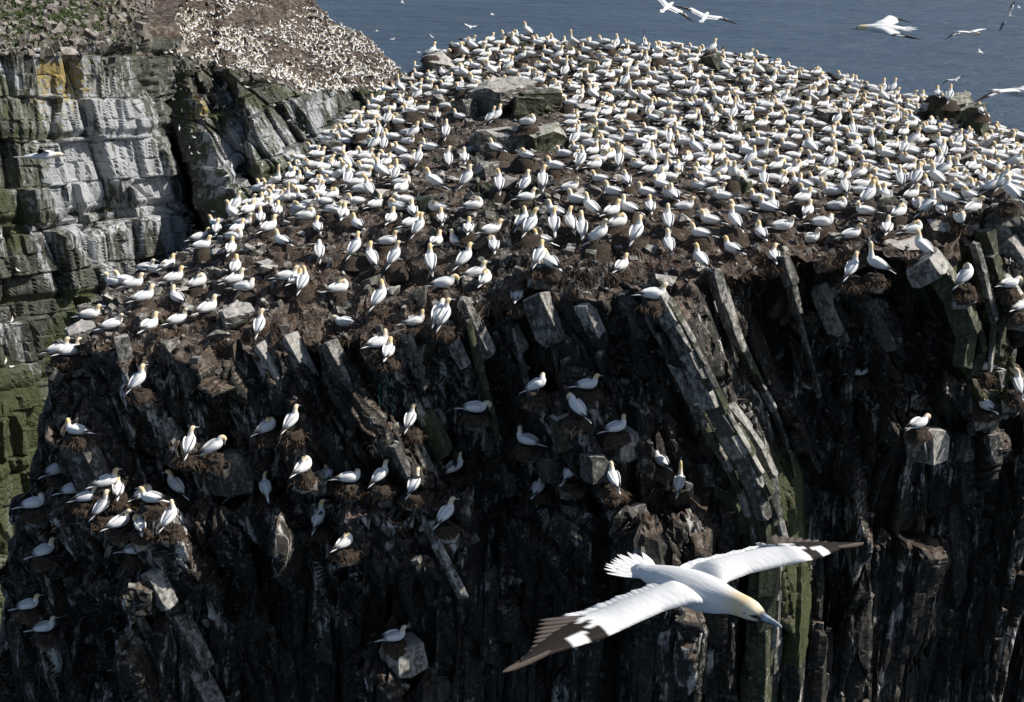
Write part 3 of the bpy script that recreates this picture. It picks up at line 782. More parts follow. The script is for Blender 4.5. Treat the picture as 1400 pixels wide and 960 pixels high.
# rubble on the far slopes
places = []
for k in range(9000):
    q_ = rng.random()
    if q_ < .35: px, py, w = rng.uniform(-20, 210), rng.uniform(-5, 75), 'a'
    elif q_ < .6: px, py, w = rng.uniform(185, 260), rng.uniform(-5, 70), 'b'
    else: px, py, w = rng.uniform(120, 560), rng.uniform(-5, 125), 'b'
    P, N = hit(px, py, w)
    if P is None or (N.z < .25): continue
    s = min(1.9, (.22 if w == 'a' else .14) + rng.exponential(.24 if w == 'a' else .17))
    places.append((P, Euler(rng.uniform(0, 6, 3)), s * rng.uniform(.5, 1.3, 3), int(rng.integers(8))))
    if len(places) > 4800: break
M_CHIPF = rock_material('far_rubble_rock', k=3, dark=(.07, .06, .048), mid=(.15, .13, .105), lite=(.25, .225, .19), guano=(.4, .37, .34), attrs=False, up_guano=.35, base_guano=-.1)
scatter_mesh('boulder_scree', chips, places, M_CHIPF, CLIFF_B)

# ------------------------------------------------------------------ gannets
WHITE = (.77, .77, .765); BUFF = (.78, .62, .40); PALE = (.80, .70, .52); BLACK = (.022, .02, .02); DUSK = (.45, .45, .45)
def loft(rings, ns=12, cols=None, cap=True):
    """rings: (x, y, z, half width, half height, yaw); one continuous skin"""
    r = np.array([q[:6] for q in rings], float)
    C = r[:, :3]; T = np.gradient(C, axis=0); T /= np.linalg.norm(T, axis=1, keepdims=True) + 1e-9
    V, CC = [], []
    for k in range(len(r)):
        S = np.array([-math.sin(r[k, 5]), math.cos(r[k, 5]), 0.]); S -= T[k] * (S @ T[k]); S /= np.linalg.norm(S) + 1e-9
        U = np.cross(T[k], S)
        for j in range(ns):
            a = 2 * math.pi * j / ns
            V.append(C[k] + S * math.cos(a) * r[k, 3] + U * math.sin(a) * r[k, 4]); CC.append(cols[k] if cols is not None else WHITE)
    n = len(r); Q = []
    for k in range(n - 1):
        for j in range(ns):
            Q.append((k * ns + j, k * ns + (j + 1) % ns, (k + 1) * ns + (j + 1) % ns, (k + 1) * ns + j))
    V += [C[0], C[-1]]; CC += [CC[0], CC[-1]]
    for j in range(ns):
        Q.append((n * ns, (j + 1) % ns, j, j)); Q.append((n * ns + 1, (n - 1) * ns + j, (n - 1) * ns + (j + 1) % ns, (n - 1) * ns + (j + 1) % ns))
    return np.array(V), Q, np.array(CC)
def mesh_q(name, parts, mat, smooth_=True):
    VS, CS, FS, n = [], [], [], 0
    for V, Q, C in parts:
        VS.append(V); CS.append(C)
        for q in Q:
            q = list(dict.fromkeys(q)); FS.append([i + n for i in q])
        n += len(V)
    me = bpy.data.meshes.new(name)
    me.from_pydata([tuple(v) for v in np.concatenate(VS)], [], FS)
    for p in me.polygons: p.use_smooth = smooth_
    a = me.attributes.new('col', 'FLOAT_COLOR', 'POINT')
    c = np.concatenate(CS); a.data.foreach_set('color', np.c_[c, np.ones(len(c))].astype(np.float32).ravel())
    me.materials.append(mat)
    return me
def lerp(a, b, t): return tuple(x + (y - x) * t for x, y in zip(a, b))
NECKS = {   # neck and head centre line after the breast: x, y, z, w, h, yaw; then where the bill points
 's':  [(.185,0,.245,.066,.068,0),(.195,0,.30,.050,.052,0),(.205,0,.345,.043,.047,0),(.222,0,.385,.043,.048,0),(.252,0,.405,.041,.043,0),(.285,0,.402,.028,.028,0),(.305,0,.396,.016,.017,0)],
 'l':  [(.19,0,.25,.062,.066,0),(.195,.01,.32,.046,.048,.2),(.20,.02,.355,.041,.043,.5),(.21,.035,.395,.042,.045,.8),(.23,.06,.408,.040,.041,.9),(.25,.085,.403,.027,.027,.95),(.262,.10,.397,.015,.016,.95)],
 'r':  [(.19,0,.25,.062,.066,0),(.195,-.01,.30,.048,.05,-.2),(.20,-.02,.35,.042,.045,-.5),(.21,-.035,.395,.042,.045,-.8),(.23,-.06,.412,.040,.041,-.9),(.25,-.085,.41,.027,.027,-.95),(.262,-.10,.405,.015,.016,-.95)],
 't':  [(.175,0,.25,.066,.068,0),(.165,.02,.30,.052,.052,.3),(.135,.035,.325,.045,.045,.8),(.10,.045,.325,.043,.040,2.6),(.06,.045,.305,.040,.037,2.9),(.02,.04,.285,.028,.024,3.),(-.0,.038,.27,.015,.014,3.)],
 'p':  [(.20,0,.24,.062,.064,0),(.235,0,.28,.048,.05,0),(.27,0,.285,.043,.045,0),(.30,.0,.26,.043,.044,0),(.315,.0,.22,.040,.040,0),(.315,.0,.185,.027,.028,0),(.312,0,.165,.016,.016,0)],
 'q':  [(.19,.0,.25,.062,.066,0),(.20,.03,.29,.048,.05,.6),(.20,.07,.30,.043,.045,1.2),(.185,.105,.28,.043,.044,1.8),(.165,.12,.245,.040,.040,2.),(.15,.125,.21,.027,.028,2.),(.145,.127,.19,.016,.016,2.)],
 'k':  [(.19,0,.26,.06,.062,0),(.20,0,.34,.044,.046,0),(.205,0,.42,.038,.040,0),(.21,0,.48,.039,.043,0),(.222,0,.52,.036,.040,0),(.235,0,.548,.024,.026,0),(.24,0,.56,.015,.016,0)]}
BODY = [(-.30,0,.135,.018,.016,0),(-.27,0,.14,.045,.034,0),(-.20,0,.145,.078,.062,0),(-.10,0,.150,.108,.094,0),(.0,0,.155,.124,.112,0),(.08,0,.162,.122,.116,0),(.135,0,.178,.106,.108,0),(.17,0,.205,.084,.088,0)]
def rot_y(V, a, piv):
    V = V - piv; c, s = math.cos(a), math.sin(a)
    return np.c_[V[:, 0] * c - V[:, 2] * s, V[:, 1], V[:, 0] * s + V[:, 2] * c] + piv
def gannet_parts(neck, stand=False, ns=12, wingopen=0.):
    up = .44 if stand else .0
    N = [list(q) for q in NECKS[neck]]
    for q in N:
        if neck in 'slr': q[2] = .245 + (q[2] - .245) * (.82 if stand else .78)
    for i_, q in enumerate(N):
        f_ = (1.08, 1.16, 1.24, 1.27, 1.25, 1.2, 1.1)[i_]; q[3] *= f_; q[4] *= f_
    piv = np.array([-.02, 0, .12])
    b = np.array([q[:3] for q in BODY]); nk = np.array([q[:3] for q in N])
    lift = .10 if stand else -.035
    if stand:
        b = rot_y(b, up, piv)
        base_old = nk[0].copy(); base_new = rot_y(nk[:1], up, piv)[0]
        st = 1.12 if neck in 'slrk' else 1.0
        nk = (nk - base_old) * np.array([1, 1, st]) + base_new + np.array([-.005, 0, .0])
    b[:, 2] += lift; nk[:, 2] += lift
    rings = [(*b[k], *BODY[k][3:]) for k in range(len(BODY))] + [(*nk[k], *N[k][3:]) for k in range(len(N))]
    cols = [WHITE] * len(BODY) + [WHITE, lerp(WHITE, BUFF, .45), BUFF, BUFF, lerp(BUFF, PALE, .3), PALE, (.12, .12, .13)]
    body = loft(rings, ns, cols)
    # bill
    e = nk[-1]; d = nk[-1] - nk[-3]; d /= np.linalg.norm(d)
    if neck in 'slr': d = d + np.array([0, 0, -.10]); d /= np.linalg.norm(d)
    yw = N[-1][5]
    bill = loft([(*(e - d * .01), .0155, .017, yw), (*(e + d * .03), .012, .013, yw), (*(e + d * .075), .007, .008, yw), (*(e + d * .10), .002, .003, yw)], max(5, ns // 2), [(.33, .38, .42)] * 4)
    def wing(sd):
        o = wingopen
        pts = [(.15, .075, .20, .008, .02), (.12, .105, .20, .022, .055), (.04, .122, .195, .022, .078), (-.08, .112, .185, .02, .075), (-.18, .086, .178, .016, .058), (-.26, .058, .172, .012, .036), (-.33, .030, .168, .010, .024), (-.42, .008, .160, .007, .012), (-.46, .004, .155, .003, .004)]
        c = [WHITE, WHITE, WHITE, WHITE, WHITE, lerp(WHITE, BLACK, .85), BLACK, BLACK, BLACK]
        a = np.array([(p[0], sd * (p[1] + o * .2 * max(0, .1 - p[0])), p[2] + o * .25 * max(0, .12 - p[0])) for p in pts])
        if stand: a = rot_y(a, up, piv)
        a[:, 2] += lift
        return loft([(*a[k], pts[k][3], pts[k][4], 0) for k in range(len(pts))], max(6, ns // 2 + 2), c)
    tp_ = np.array([(-.24, 0, .13), (-.32, 0, .125), (-.42, 0, .115), (-.50, 0, .105)])
    if stand: tp_ = rot_y(tp_, up, piv)
    tp_[:, 2] += lift
    tail = loft([(*tp_[k], w, h, 0) for k, (w, h) in enumerate([(.04, .03), (.040, .014), (.028, .007), (.006, .003)])], 8, [WHITE] * 4)
    legs = []
    if stand:
        for sd in (-1, 1):
            legs.append([loft([(-.0, sd * .045, .11, .018, .018, 0), (.0, sd * .048, .05, .010, .010, 0), (.005, sd * .05, .012, .009, .009, 0)], 6, [(.03, .035, .033)] * 3),
                         loft([(-.02, sd * .05, .008, .008, .006, 0), (.03, sd * .052, .008, .028, .006, 0), (.075, sd * .055, .006, .036, .004, 0)], 6, [(.03, .035, .033)] * 3)])
    return body, bill, wing, tail, legs
CACHE = {}
def gannet_meshes(neck, stand, wo=0.):
    k = (neck, stand, wo)
    if k not in CACHE:
        body, bill, wing, tail, legs = gannet_parts(neck, stand, 14, wo)
        CACHE[k] = dict(body=mesh_q('body', [body], M_FEATHER), bill=mesh_q('bill', [bill], M_BILL), wings=[mesh_q('wing', [wing(s)], M_FEATHER) for s in (-1, 1)],
                        tail=mesh_q('tail', [tail], M_FEATHER), legs=[mesh_q('leg', l, M_LEG) for l in legs])
    return CACHE[k]
def add_gannet(P, yaw, pose, scale, rnd):
    neck = {'s': rnd.choice('sssslr'), 't': 't', 'u': rnd.choice('ssslr'), 'p': rnd.choice('pq'), 'k': 'k'}[pose]
    stand = pose == 'u' or pose == 'k' or (pose == 'p' and rnd.random() < .4)
    m = gannet_meshes(neck, stand, .35 if rnd.random() < .12 else 0.)
    o = bpy.data.objects.new('gannet', None); COL.objects.link(o); o.empty_display_size = .2
    o.location = P; o.rotation_euler = (rnd.uniform(-.06, .06), rnd.uniform(-.10, .06), yaw); o.scale = (scale,) * 3
    for n, me in [('body', m['body']), ('bill', m['bill']), ('wing', m['wings'][0]), ('wing', m['wings'][1]), ('tail', m['tail'])] + [('leg', l) for l in m['legs']]:
        link(n, me, o)
    return o, stand
# every gannet that can be told apart: x, y in the photograph, heading in the picture plane, pose (s sitting, t head tucked, u upright, p preening, k sky-pointing)

RIM = """171 391 180 s;184 396 20 s;157 393 180 s;198 414 30 s;239 388 30 s;272 394 45 t;243 415 140 s;285 428 45 s;244 444 35 s;206 452 60 s;155 451 25 s;124 438 10 s;97 486 30 s;82 484 20 s;322 390 20 s;335 401 0 p;323 373 80 s;316 348 80 s;320 331 0 t;325 320 45 s;340 294 45 s;277 343 30 s;275 332 20 s;297 320 90 s;215 376 0 s;231 369 50 s;200 373 0 s;324 292 60 u;333 312 0 s;369 272 60 s;377 280 30 s;355 289 20 s;380 296 90 s;357 305 100 s;369 318 50 s;419 303 10 t;435 318 110 s;386 337 150 s;440 268 90 s;476 256 80 u;505 272 120 u;514 287 30 s;495 266 0 s;470 301 90 s;489 314 130 s;438 358 90 p;487 352 45 u;508 367 130 u;541 365 50 u;531 337 0 s;535 307 70 s;562 313 30 s;574 324 50 u;564 296 110 s;598 292 180 t;604 307 90 s;648 289 20 t;593 262 160 u;640 257 40 u;682 265 90 u;550 266 60 p;597 339 60 s;624 339 140 s;640 321 80 s;672 323 30 s;675 344 90 p;588 372 110 u;635 369 50 u;652 380 20 s;664 389 60 t;608 395 0 p;393 386 20 s;415 400 70 u;405 391 50 s;463 403 20 t;520 421 50 u;472 448 180 p;567 446 15 s;609 446 60 u;602 442 60 p;518 476 30 s;531 488 80 s;357 458 70 u;375 247 20 s;398 245 60 s;410 250 100 s;720 264 40 u;720 277 20 s;741 260 90 u;780 263 10 s;821 252 170 s;857 254 90 s;902 253 60 s;838 270 160 s;883 270 170 s;920 275 100 s;789 281 160 s;759 297 150 s;806 298 150 u;837 297 40 s;859 293 150 s;889 291 90 s;936 290 10 s;955 262 150 t;960 248 170 s;988 276 170 s;1001 251 270 u;1011 296 150 s;1038 280 160 s;1043 258 90 u;1049 292 150 s;715 317 50 u;726 323 50 u;758 322 90 u;779 318 110 u;796 327 90 u;845 313 30 t;912 316 90 u;970 309 170 s;957 327 170 s;1002 316 120 u;1040 326 110 s;740 337 160 s;820 337 15 u;871 333 60 u;913 349 110 u;1001 347 130 s;956 368 140 u;850 370 50 s;738 364 60 u;753 366 120 s;707 412 80 t;893 410 10 s;1055 271 150 s;1055 297 100 u;1097 279 30 s;1100 260 150 s;1104 297 60 s;1138 270 180 s;1153 268 100 u;1144 290 0 t;1178 261 20 s;1185 276 30 s;1187 283 30 u;1182 296 170 s;1205 251 150 s;1230 258 90 u;1246 274 20 s;1254 287 250 t;1278 257 150 u;1268 298 20 u;1286 293 90 s;1229 299 30 t;1296 277 140 s;1308 262 160 t;1355 251 30 s;1330 292 20 s;1311 305 270 t;1378 276 150 u;1388 268 150 s;1070 316 10 s;1107 333 10 s;1124 313 0 p;1164 327 10 s;1212 319 60 s;1248 321 10 t;1058 357 90 s;1164 382 50 u;1197 377 170 k;1260 353 140 u;1320 394 30 p;1380 396 20 p;1392 426 30 s"""
MID = """590 78 20 u;634 78 150 u;655 75 10 s;683 63 20 s;675 73 20 s;570 121 30 s;548 143 110 s;562 156 170 s;578 153 20 s;610 149 0 s;597 163 90 s;632 126 170 s;672 170 40 u;680 167 40 u;628 164 150 s;610 191 90 u;585 178 150 s;566 191 25 u;588 208 170 s;678 209 140 s;635 223 90 s;612 230 100 u;573 227 70 u;548 214 150 s;500 221 10 s;513 206 40 u;525 206 90 u;482 216 30 s;468 233 30 s;445 236 30 s;517 239 100 u;435 216 20 s;421 239 90 s;432 231 20 s;408 217 10 s;437 196 160 s;478 184 150 s;495 185 30 s;505 173 20 s;545 171 170 s;531 171 70 u;480 166 20 s;510 159 20 s;588 134 20 s;722 173 0 t;780 146 170 s;786 201 55 u;781 173 20 s;822 172 180 s;808 163 20 s;848 166 30 s;862 158 20 s;893 166 140 s;910 156 20 s;834 183 150 s;823 191 160 s;830 203 165 s;867 187 170 s;889 183 170 s;877 201 165 s;902 191 10 s;915 201 90 p;922 176 20 s;945 166 30 s;953 195 140 s;971 189 120 s;958 175 90 s;977 163 170 s;978 209 20 s;1004 197 20 p;1001 182 90 s;1038 189 160 s;1041 175 30 s;1043 201 170 s;1021 214 160 s;985 224 60 s;964 229 30 s;1026 229 30 u;950 215 140 u;910 223 150 s;892 225 100 u;858 216 160 s;845 231 80 u;810 214 30 s;813 233 20 t;795 231 60 u;771 217 170 s;759 234 165 s;719 219 160 t;927 239 90 s;888 239 20 s;1125 148 30 s;1165 187 90 u;1154 181 170 s;1143 189 120 s;1192 173 270 s;1204 167 270 s;1226 168 90 u;1247 167 160 s;1265 153 30 s;1289 174 140 s;1274 181 165 s;1191 205 90 u;1171 207 160 s;1212 218 160 s;1235 215 60 u;1247 210 160 s;1260 197 200 t;1281 206 0 s;1288 217 70 u;1303 225 300 t;1309 202 40 u;1070 226 170 s;1090 193 30 s;1103 187 160 s;1066 195 20 s;1078 207 170 s;1107 213 140 u;1132 198 20 s;1136 213 30 s;1148 221 150 s;1115 223 170 s;1134 234 40 u;1187 231 165 s;1160 233 90 s;1243 237 20 s;1220 238 150 s;1366 238 90 s;1395 231 170 s;721 50 150 u;740 60 160 s;857 75 70 k;973 74 20 u;1297 140 60 u;1340 156 90 s;1282 133 80 s;1262 138 80 s"""
def parse(s): return [(float(a), float(b), float(c), d) for a, b, c, d in (q.split() for q in s.split(';'))]
LAND = [(90, 470, 'the pale left tip of the stack'), (200, 440, 'the dark split rock near the left tip'), (330, 440, 'the rough grey boulder on the left edge'), (470, 420, 'the shaggy brown rim left of centre'),
        (640, 420, 'the upright pillars at the centre rim'), (740, 370, 'the square grey block on the rim'), (855, 370, 'the tall nest mound on the rim'), (970, 370, 'the top of the pale slanting ridge'), (1110, 350, 'the rim over the deep dark recess'),
        (1270, 350, 'the mossy slab at the right rim'), (1390, 320, 'the pale slabs at the right edge'), (1390, 420, 'the bright ledge at the right border'),
        (290, 345, 'the left-hand scree above the tip'), (345, 300, 'the upper left shoulder'), (440, 310, 'the flat stones left of centre'), (560, 300, 'the small mossy stone left of centre'), (660, 310, 'the brown hummocks at the centre'),
        (760, 320, 'the row of nests right of the centre'), (880, 300, 'the pinkish stones above the tall mound'), (1000, 300, 'the green-grey stone above the ridge'), (1110, 290, 'the nests above the dark recess'), (1200, 280, 'the rounded stone above the right rim'), (1300, 270, 'the flat dark slab at the right'),
        (440, 215, 'the grey rocks on the left shoulder'), (540, 190, 'the cracked boulders on the left shoulder'), (600, 220, 'the stones left of the big boulders'), (620, 150, 'the slope left of the dark pointed boulder'), (690, 130, 'the dark pointed boulder'), (705, 200, 'the flat-topped big boulder'),
        (630, 75, 'the left skyline rocks'), (725, 55, 'the highest point of the colony'), (800, 190, 'the little green rock beside the big boulders'), (880, 210, 'the packed nests in the middle of the top'), (970, 200, 'the packed nests right of the middle'), (860, 80, 'the far skyline'),
        (975, 85, 'the lone dark rock on the skyline'), (1060, 210, 'the packed nests of the upper right'), (1130, 180, 'the dark low boulder on the upper right'), (1210, 200, 'the stones below the right skyline'), (1300, 160, 'the round green boulder at the right skyline'), (1310, 215, 'the mossy stones by the right skyline'), (1380, 235, 'the far right slope')]
LANDF = [(90, 650, 'the lower left ledge'), (190, 540, 'the dark wall under the left tip'), (280, 625, 'the pale bulging rock of the left wall'), (385, 590, 'the small sill in the left wall'), (200, 700, 'the brown slope of the lower left ledge'), (55, 760, 'the left foot of the wall'), (50, 860, 'the bottom left corner'),
         (185, 757, 'the grassy knob above the pale shards'), (435, 670, 'the middle of the dark wall left of centre'), (520, 665, 'the brown ledge left of centre'), (620, 650, 'the broken ledge at the centre'), (562, 588, 'the pillar at the centre wall'), (472, 748, 'the lowest brown shelf left of centre'), (540, 876, 'the bottom centre rock'),
         (650, 565, 'the hanging nest under the centre pillars'), (770, 545, 'the high shelves right of centre'), (780, 600, 'the stepped blocks right of centre'), (790, 660, 'the brown mounds right of centre'), (915, 650, 'the shelf beside the slanting ridge'), (1175, 515, 'the shadowed recess'), (1257, 587, 'the low block right of the recess'), (1360, 530, 'the right-hand ledges')]
def landmark(px, py, L): return min(L, key=lambda q: (q[0] - px) ** 2 + ((q[1] - py) * 1.6) ** 2)[2]
def facing(h):
    h %= 360
    return ('right' if h <= 25 or h > 330 else 'up and right' if h < 70 else 'away' if h <= 115 else 'up and left' if h < 150 else 'left' if h <= 215 else 'the viewer')
POSE = {'s': 'sitting', 't': 'resting', 'u': 'upright', 'p': 'preening', 'k': 'sky-pointing'}
bpy.context.view_layer.update()
DG = bpy.context.evaluated_depsgraph_get()
def hit_all(px, py):
    d = Vector([float(c) for c in ray(px, py)]).normalized()
    ok, P, N, i, ob, m = scene.ray_cast(DG, Vector((0, 0, 0)), d)
    return (P, N) if ok else (None, None)
recs = []
for src, S, L in (('face', FACE, LANDF), ('top', RIM, LAND), ('top', MID, LAND)):
    for px, py, h, p in parse(S):
        P, N = hit_all(px, py)
        if P is None: continue
        if src == 'top' and P.z < float(ztop(P.x, np.interp(P.x, fr[:, 0], fr[:, 1]))) - .45 and P.y < 42: N = Vector((0, -1, 0)); steep_ = True
        else: steep_ = False
        recs.append(dict(px=px, py=py, h=h, p=p, P=P, N=N, src=src, land=landmark(px, py, L), d=P.length, steep=steep_ or src == 'face'))
NFLY = 22
recs.sort(key=lambda r: (r['src'] != 'face', r['d']))
keep, spare = recs[:300 - NFLY], recs[300 - NFLY:]
# labels: pose, facing, landmark; then the place within those that still look alike
groups = {}
for r in keep: groups.setdefault((POSE[r['p']], facing(r['h']), r['land']), []).append(r)
ORD = {2: ['left-hand', 'right-hand'], 3: ['leftmost', 'middle', 'rightmost'], 4: ['leftmost', 'second', 'third', 'rightmost'], 5: ['leftmost', 'second', 'third', 'fourth', 'rightmost'], 6: ['leftmost', 'second', 'third', 'fourth', 'fifth', 'rightmost']}
PREP = {'face': 'on', 'top': 'by'}
for (po, fa, la), rs in groups.items():
    rs.sort(key=lambda r: r['px'])
    for i, r in enumerate(rs):
        o = ORD.get(len(rs), ORD[6])[min(i, 5)] + ' ' if len(rs) > 1 else ''
        tuck = 'with head tucked back ' if po == 'resting' else ''
        la = la
        r['label'] = f"{o}{po} gannet {tuck if fa == 'away' else ''}facing {fa} {PREP[r['src']]} {la}"
        if len(r['label'].split()) > 16: r['label'] = r['label'].replace('with head tucked back ', '')
rnd = random.Random(5)
NESTM = []
for k in range(6):
    q = np.random.default_rng(k)
    prof = [(.0, .08), (.10, .085), (.17, .10), (.22, .125), (.26, .11), (.30, .06), (.34, .0), (.37, -.06), (.38, -.14), (.36, -.22), (.30, -.30), (.2, -.36)]
    ns = 30; Vn = []
    aa = np.tile(np.arange(ns) * 2 * math.pi / ns, len(prof)); ri = np.repeat(np.arange(len(prof)), ns)
    e = 1 + .7 * (vnoise(np.c_[np.cos(aa) * 1.6 + k * 5, np.sin(aa) * 1.6, ri * .5], 5) - .5) + .44 * (vnoise(np.c_[np.cos(aa) * 6 + k * 5, np.sin(aa) * 6, ri * 1.2], 5) - .5)
    pr_ = np.array(prof)[ri]
    Vn = np.c_[pr_[:, 0] * e * np.cos(aa), pr_[:, 0] * e * np.sin(aa) * .9, pr_[:, 1] + .014 * q.normal(size=len(ri))]
    fq = [(r0 * ns + j, r0 * ns + (j + 1) % ns, (r0 + 1) * ns + (j + 1) % ns, (r0 + 1) * ns + j) for r0 in range(len(prof) - 1) for j in range(ns)]
    NESTM.append(mesh_np('nest', Vn, np.array(fq), M_NEST, True))
straws = []
def strands(P, n, rad, ln, drop=.5):
    for _ in range(n):
        a = rng.uniform(0, 6.28); r_ = rad * math.sqrt(rng.uniform(.2, 1))
        b = P + Vector((r_ * math.cos(a), r_ * math.sin(a), rng.uniform(-.1, .08)))
        d = Vector((math.cos(a) + rng.normal() * .7, math.sin(a) + rng.normal() * .7, rng.normal() * .5 - drop)).normalized() * ln * rng.uniform(.4, 1.3)
        straws.append((b, b + d * .5 + Vector((0, 0, .02)), b + d + Vector((0, 0, -ln * .3))))
def nest_at(P, r, label, seed):
    q = random.Random(seed)
    o = link('nest', q.choice(NESTM), None, P, (0, 0, q.uniform(0, 6.28)), (r, r, r * q.uniform(.8, 1.2)))
    w = label.split(' ')
    lab = 'matted brown nest under the ' + label
    if len(lab.split()) > 16: lab = 'nest under the ' + label
    if len(lab.split()) > 16: lab = lab.replace(' facing', '').replace(' with head tucked back', '')
    if len(lab.split()) > 16: lab = ' '.join(lab.split()[:16])
    tag(o, lab, 'nest', 'seaweed and mud nests on the face and rim')
    return o
NM = []
for r in keep:
    P = r['P'].copy(); h = r['h'] + rnd.uniform(-8, 8)
    yaw = math.atan2(math.sin(R(h)) / .75, math.cos(R(h)))
    sc = rnd.uniform(1.07, 1.22)
    seed = int(r['px'] * 31 + r['py'])
    if r['steep'] and r['src'] == 'top':
        fy_ = np.interp(P.x, fr[:, 0], fr[:, 1]) - .35
        if P.y > fy_: P = P * (fy_ / P.y)
    if r['steep']:
        # a shelf of rock below, standing out of the wall, with the nest on it
        s = .62
        P2 = P - P.normalized() * (.34 + .25 * rnd.random())
        b = link('stone', rnd.choice(STN + SL), STACK, P2 + Vector((0, .18, -.40)), (rnd.uniform(-.2, .2), rnd.uniform(-.2, .2), rnd.uniform(-.5, .5)), (.62, .6, .62))
        nest_at(P2 + Vector((0, 0, -.06)), .85, r['label'], seed)
        strands(P2 + Vector((0, -.05, -.12)), 130, .38, .17, .9)
        P = P2 + Vector((0, 0, .04))
    else:
        front = np.interp(P.x, fr[:, 0], fr[:, 1])
        if P.y < front + 1.6:
            nest_at(P + Vector((0, 0, -.10)), .85, r['label'], seed)
            strands(P + Vector((0, -.1, -.1)), 90, .42, .18, .7)
            P = P + Vector((0, 0, .02))
    if not r['steep'] and P.y >= front + 1.6: NM.append(P.copy()); P = P + Vector((0, 0, .05))
    o, st = add_gannet(P + Vector((0, 0, 0 if r['p'] in 'st' else .01)), yaw, r['p'], sc, rnd)
    tag(o, r['label'], 'gannet', 'gannets of the colony')
# shaggy nest matter along the lip and over the front hummocks
for k in range(900):
    px = rng.uniform(120, 1180); lim = np.interp(px, [60, 150, 330, 480, 560, 650, 740, 850, 1000, 1090, 1200], [480, 468, 462, 462, 456, 430, 392, 380, 385, 352, 360])
    P, N = hit(px, lim - abs(rng.normal()) * 22 + rng.uniform(0, 10))
    if P is not None: strands(P, 9, .3, .16, .5)
for k in range(1700):
    px = rng.uniform(300, 1000); py = rng.uniform(300, 450)
    if not topzone(px, py) or math.sin(px / 17. + 2 * math.sin(py / 11.)) * math.sin(py / 9. + px / 40.) < -.2: continue
    P, N = hit(px, py)
    if P is not None: strands(P + Vector((0, 0, .03)), 9, .22, .12, .1)
for k in range(500):
    px, py = (rng.uniform(60, 960), rng.uniform(600, 720))
    P, N = hit(px, py)
    if P is not None and N.z > .3: strands(P, 8, .25, .16, .8)
def strand_mesh(name, S, w, mat, parent, kind='stuff'):
    A = np.array([[list(p) for p in s] for s in S]); n = len(A)
    d = A[:, 2] - A[:, 0]; side = np.cross(d, rng.normal(size=(n, 3))); side /= np.linalg.norm(side, axis=1, keepdims=True) + 1e-9; side *= w
    V = np.stack([A[:, 0] - side, A[:, 0] + side, A[:, 1] - side * .8, A[:, 1] + side * .8, A[:, 2]], 1).reshape(-1, 3)
    b = np.arange(n)[:, None] * 5
    Fq = np.concatenate([b + np.array([[0, 1, 3]]), b + np.array([[0, 3, 2]]), b + np.array([[2, 3, 4]])])
    o = link(name, mesh_np(name, V, Fq, mat, False), parent); o['kind'] = kind
    return o
strand_mesh('nest_strands', straws, .0055, M_STRAW, STACK)
# turf on the far slope
blades = []
for k in range(16000):
    px, py = rng.normal(72, 48), rng.normal(18, 24)
    if py > 66 or math.sin(px / 5.1 + 2 * math.sin(py / 4.)) * math.sin(py / 3.3 + px / 9) < -.15: continue
    P, N = hit(px, py, 'a')
    if P is None: continue
    h_ = rng.uniform(.2, .45); w_ = Vector((rng.normal() * .2, rng.normal() * .2, 0))
    blades.append((P, P + w_ * .4 + Vector((0, 0, h_ * .6)), P + w_ + Vector((0, 0, h_))))
tag(strand_mesh('grass', blades, .06, M_GRASS, None), kind='stuff')

# ------------------------------------------------------------------ flying gannets
def wing_pt(p, side, a1, a2, sw, sw0, tw=0.):
    S = np.array([.10, .08, .03]); W = np.array([.20, .42, .03]); p = np.array(p, float)
    if tw:
        k = min(1, max(0, p[1] / .42)); dx = p[0] - .1; dz = p[2] - .03; c, s = math.cos(tw * k), math.sin(tw * k)
        p = np.array([.1 + dx * c - dz * s, p[1], .03 + dz * c + dx * s])
    if p[1] > W[1] - .06:
        # blend round the wrist so that the skin bends rather than breaks
        t = min(1, (p[1] - W[1] + .06) / .12); t = t * t * (3 - 2 * t)
        d = p - W; c, s = math.cos(-sw * t), math.sin(-sw * t)
        d = np.array([d[0] * c + d[1] * s, -d[0] * s + d[1] * c, d[2]])
        c, s = math.cos(a2 * t), math.sin(a2 * t); d = np.array([d[0], d[1] * c - d[2] * s, d[1] * s + d[2] * c]); p = W + d
    t = min(1, max(0, p[1] / .1)) if p[1] < .1 else 1
    d = p - S
    c, s = math.cos(-sw0 * t), math.sin(-sw0 * t); d = np.array([d[0] * c + d[1] * s, -d[0] * s + d[1] * c, d[2]])
    c, s = math.cos(a1 * t), math.sin(a1 * t); d = np.array([d[0], d[1] * c - d[2] * s, d[1] * s + d[2] * c]); p = S + d
    return p * np.array([1, side, 1])
LE = np.array([(0, .21), (.05, .19), (.1, .165), (.2, .155), (.32, .18), (.42, .205), (.50, .212), (.60, .207), (.72, .20), (.80, .197), (.88, .193)])
TE = np.array([(0, -.13), (.08, -.105), (.2, -.088), (.32, -.075), (.42, -.045), (.50, -.035), (.60, -.01), (.72, .045), (.80, .095), (.88, .145)])
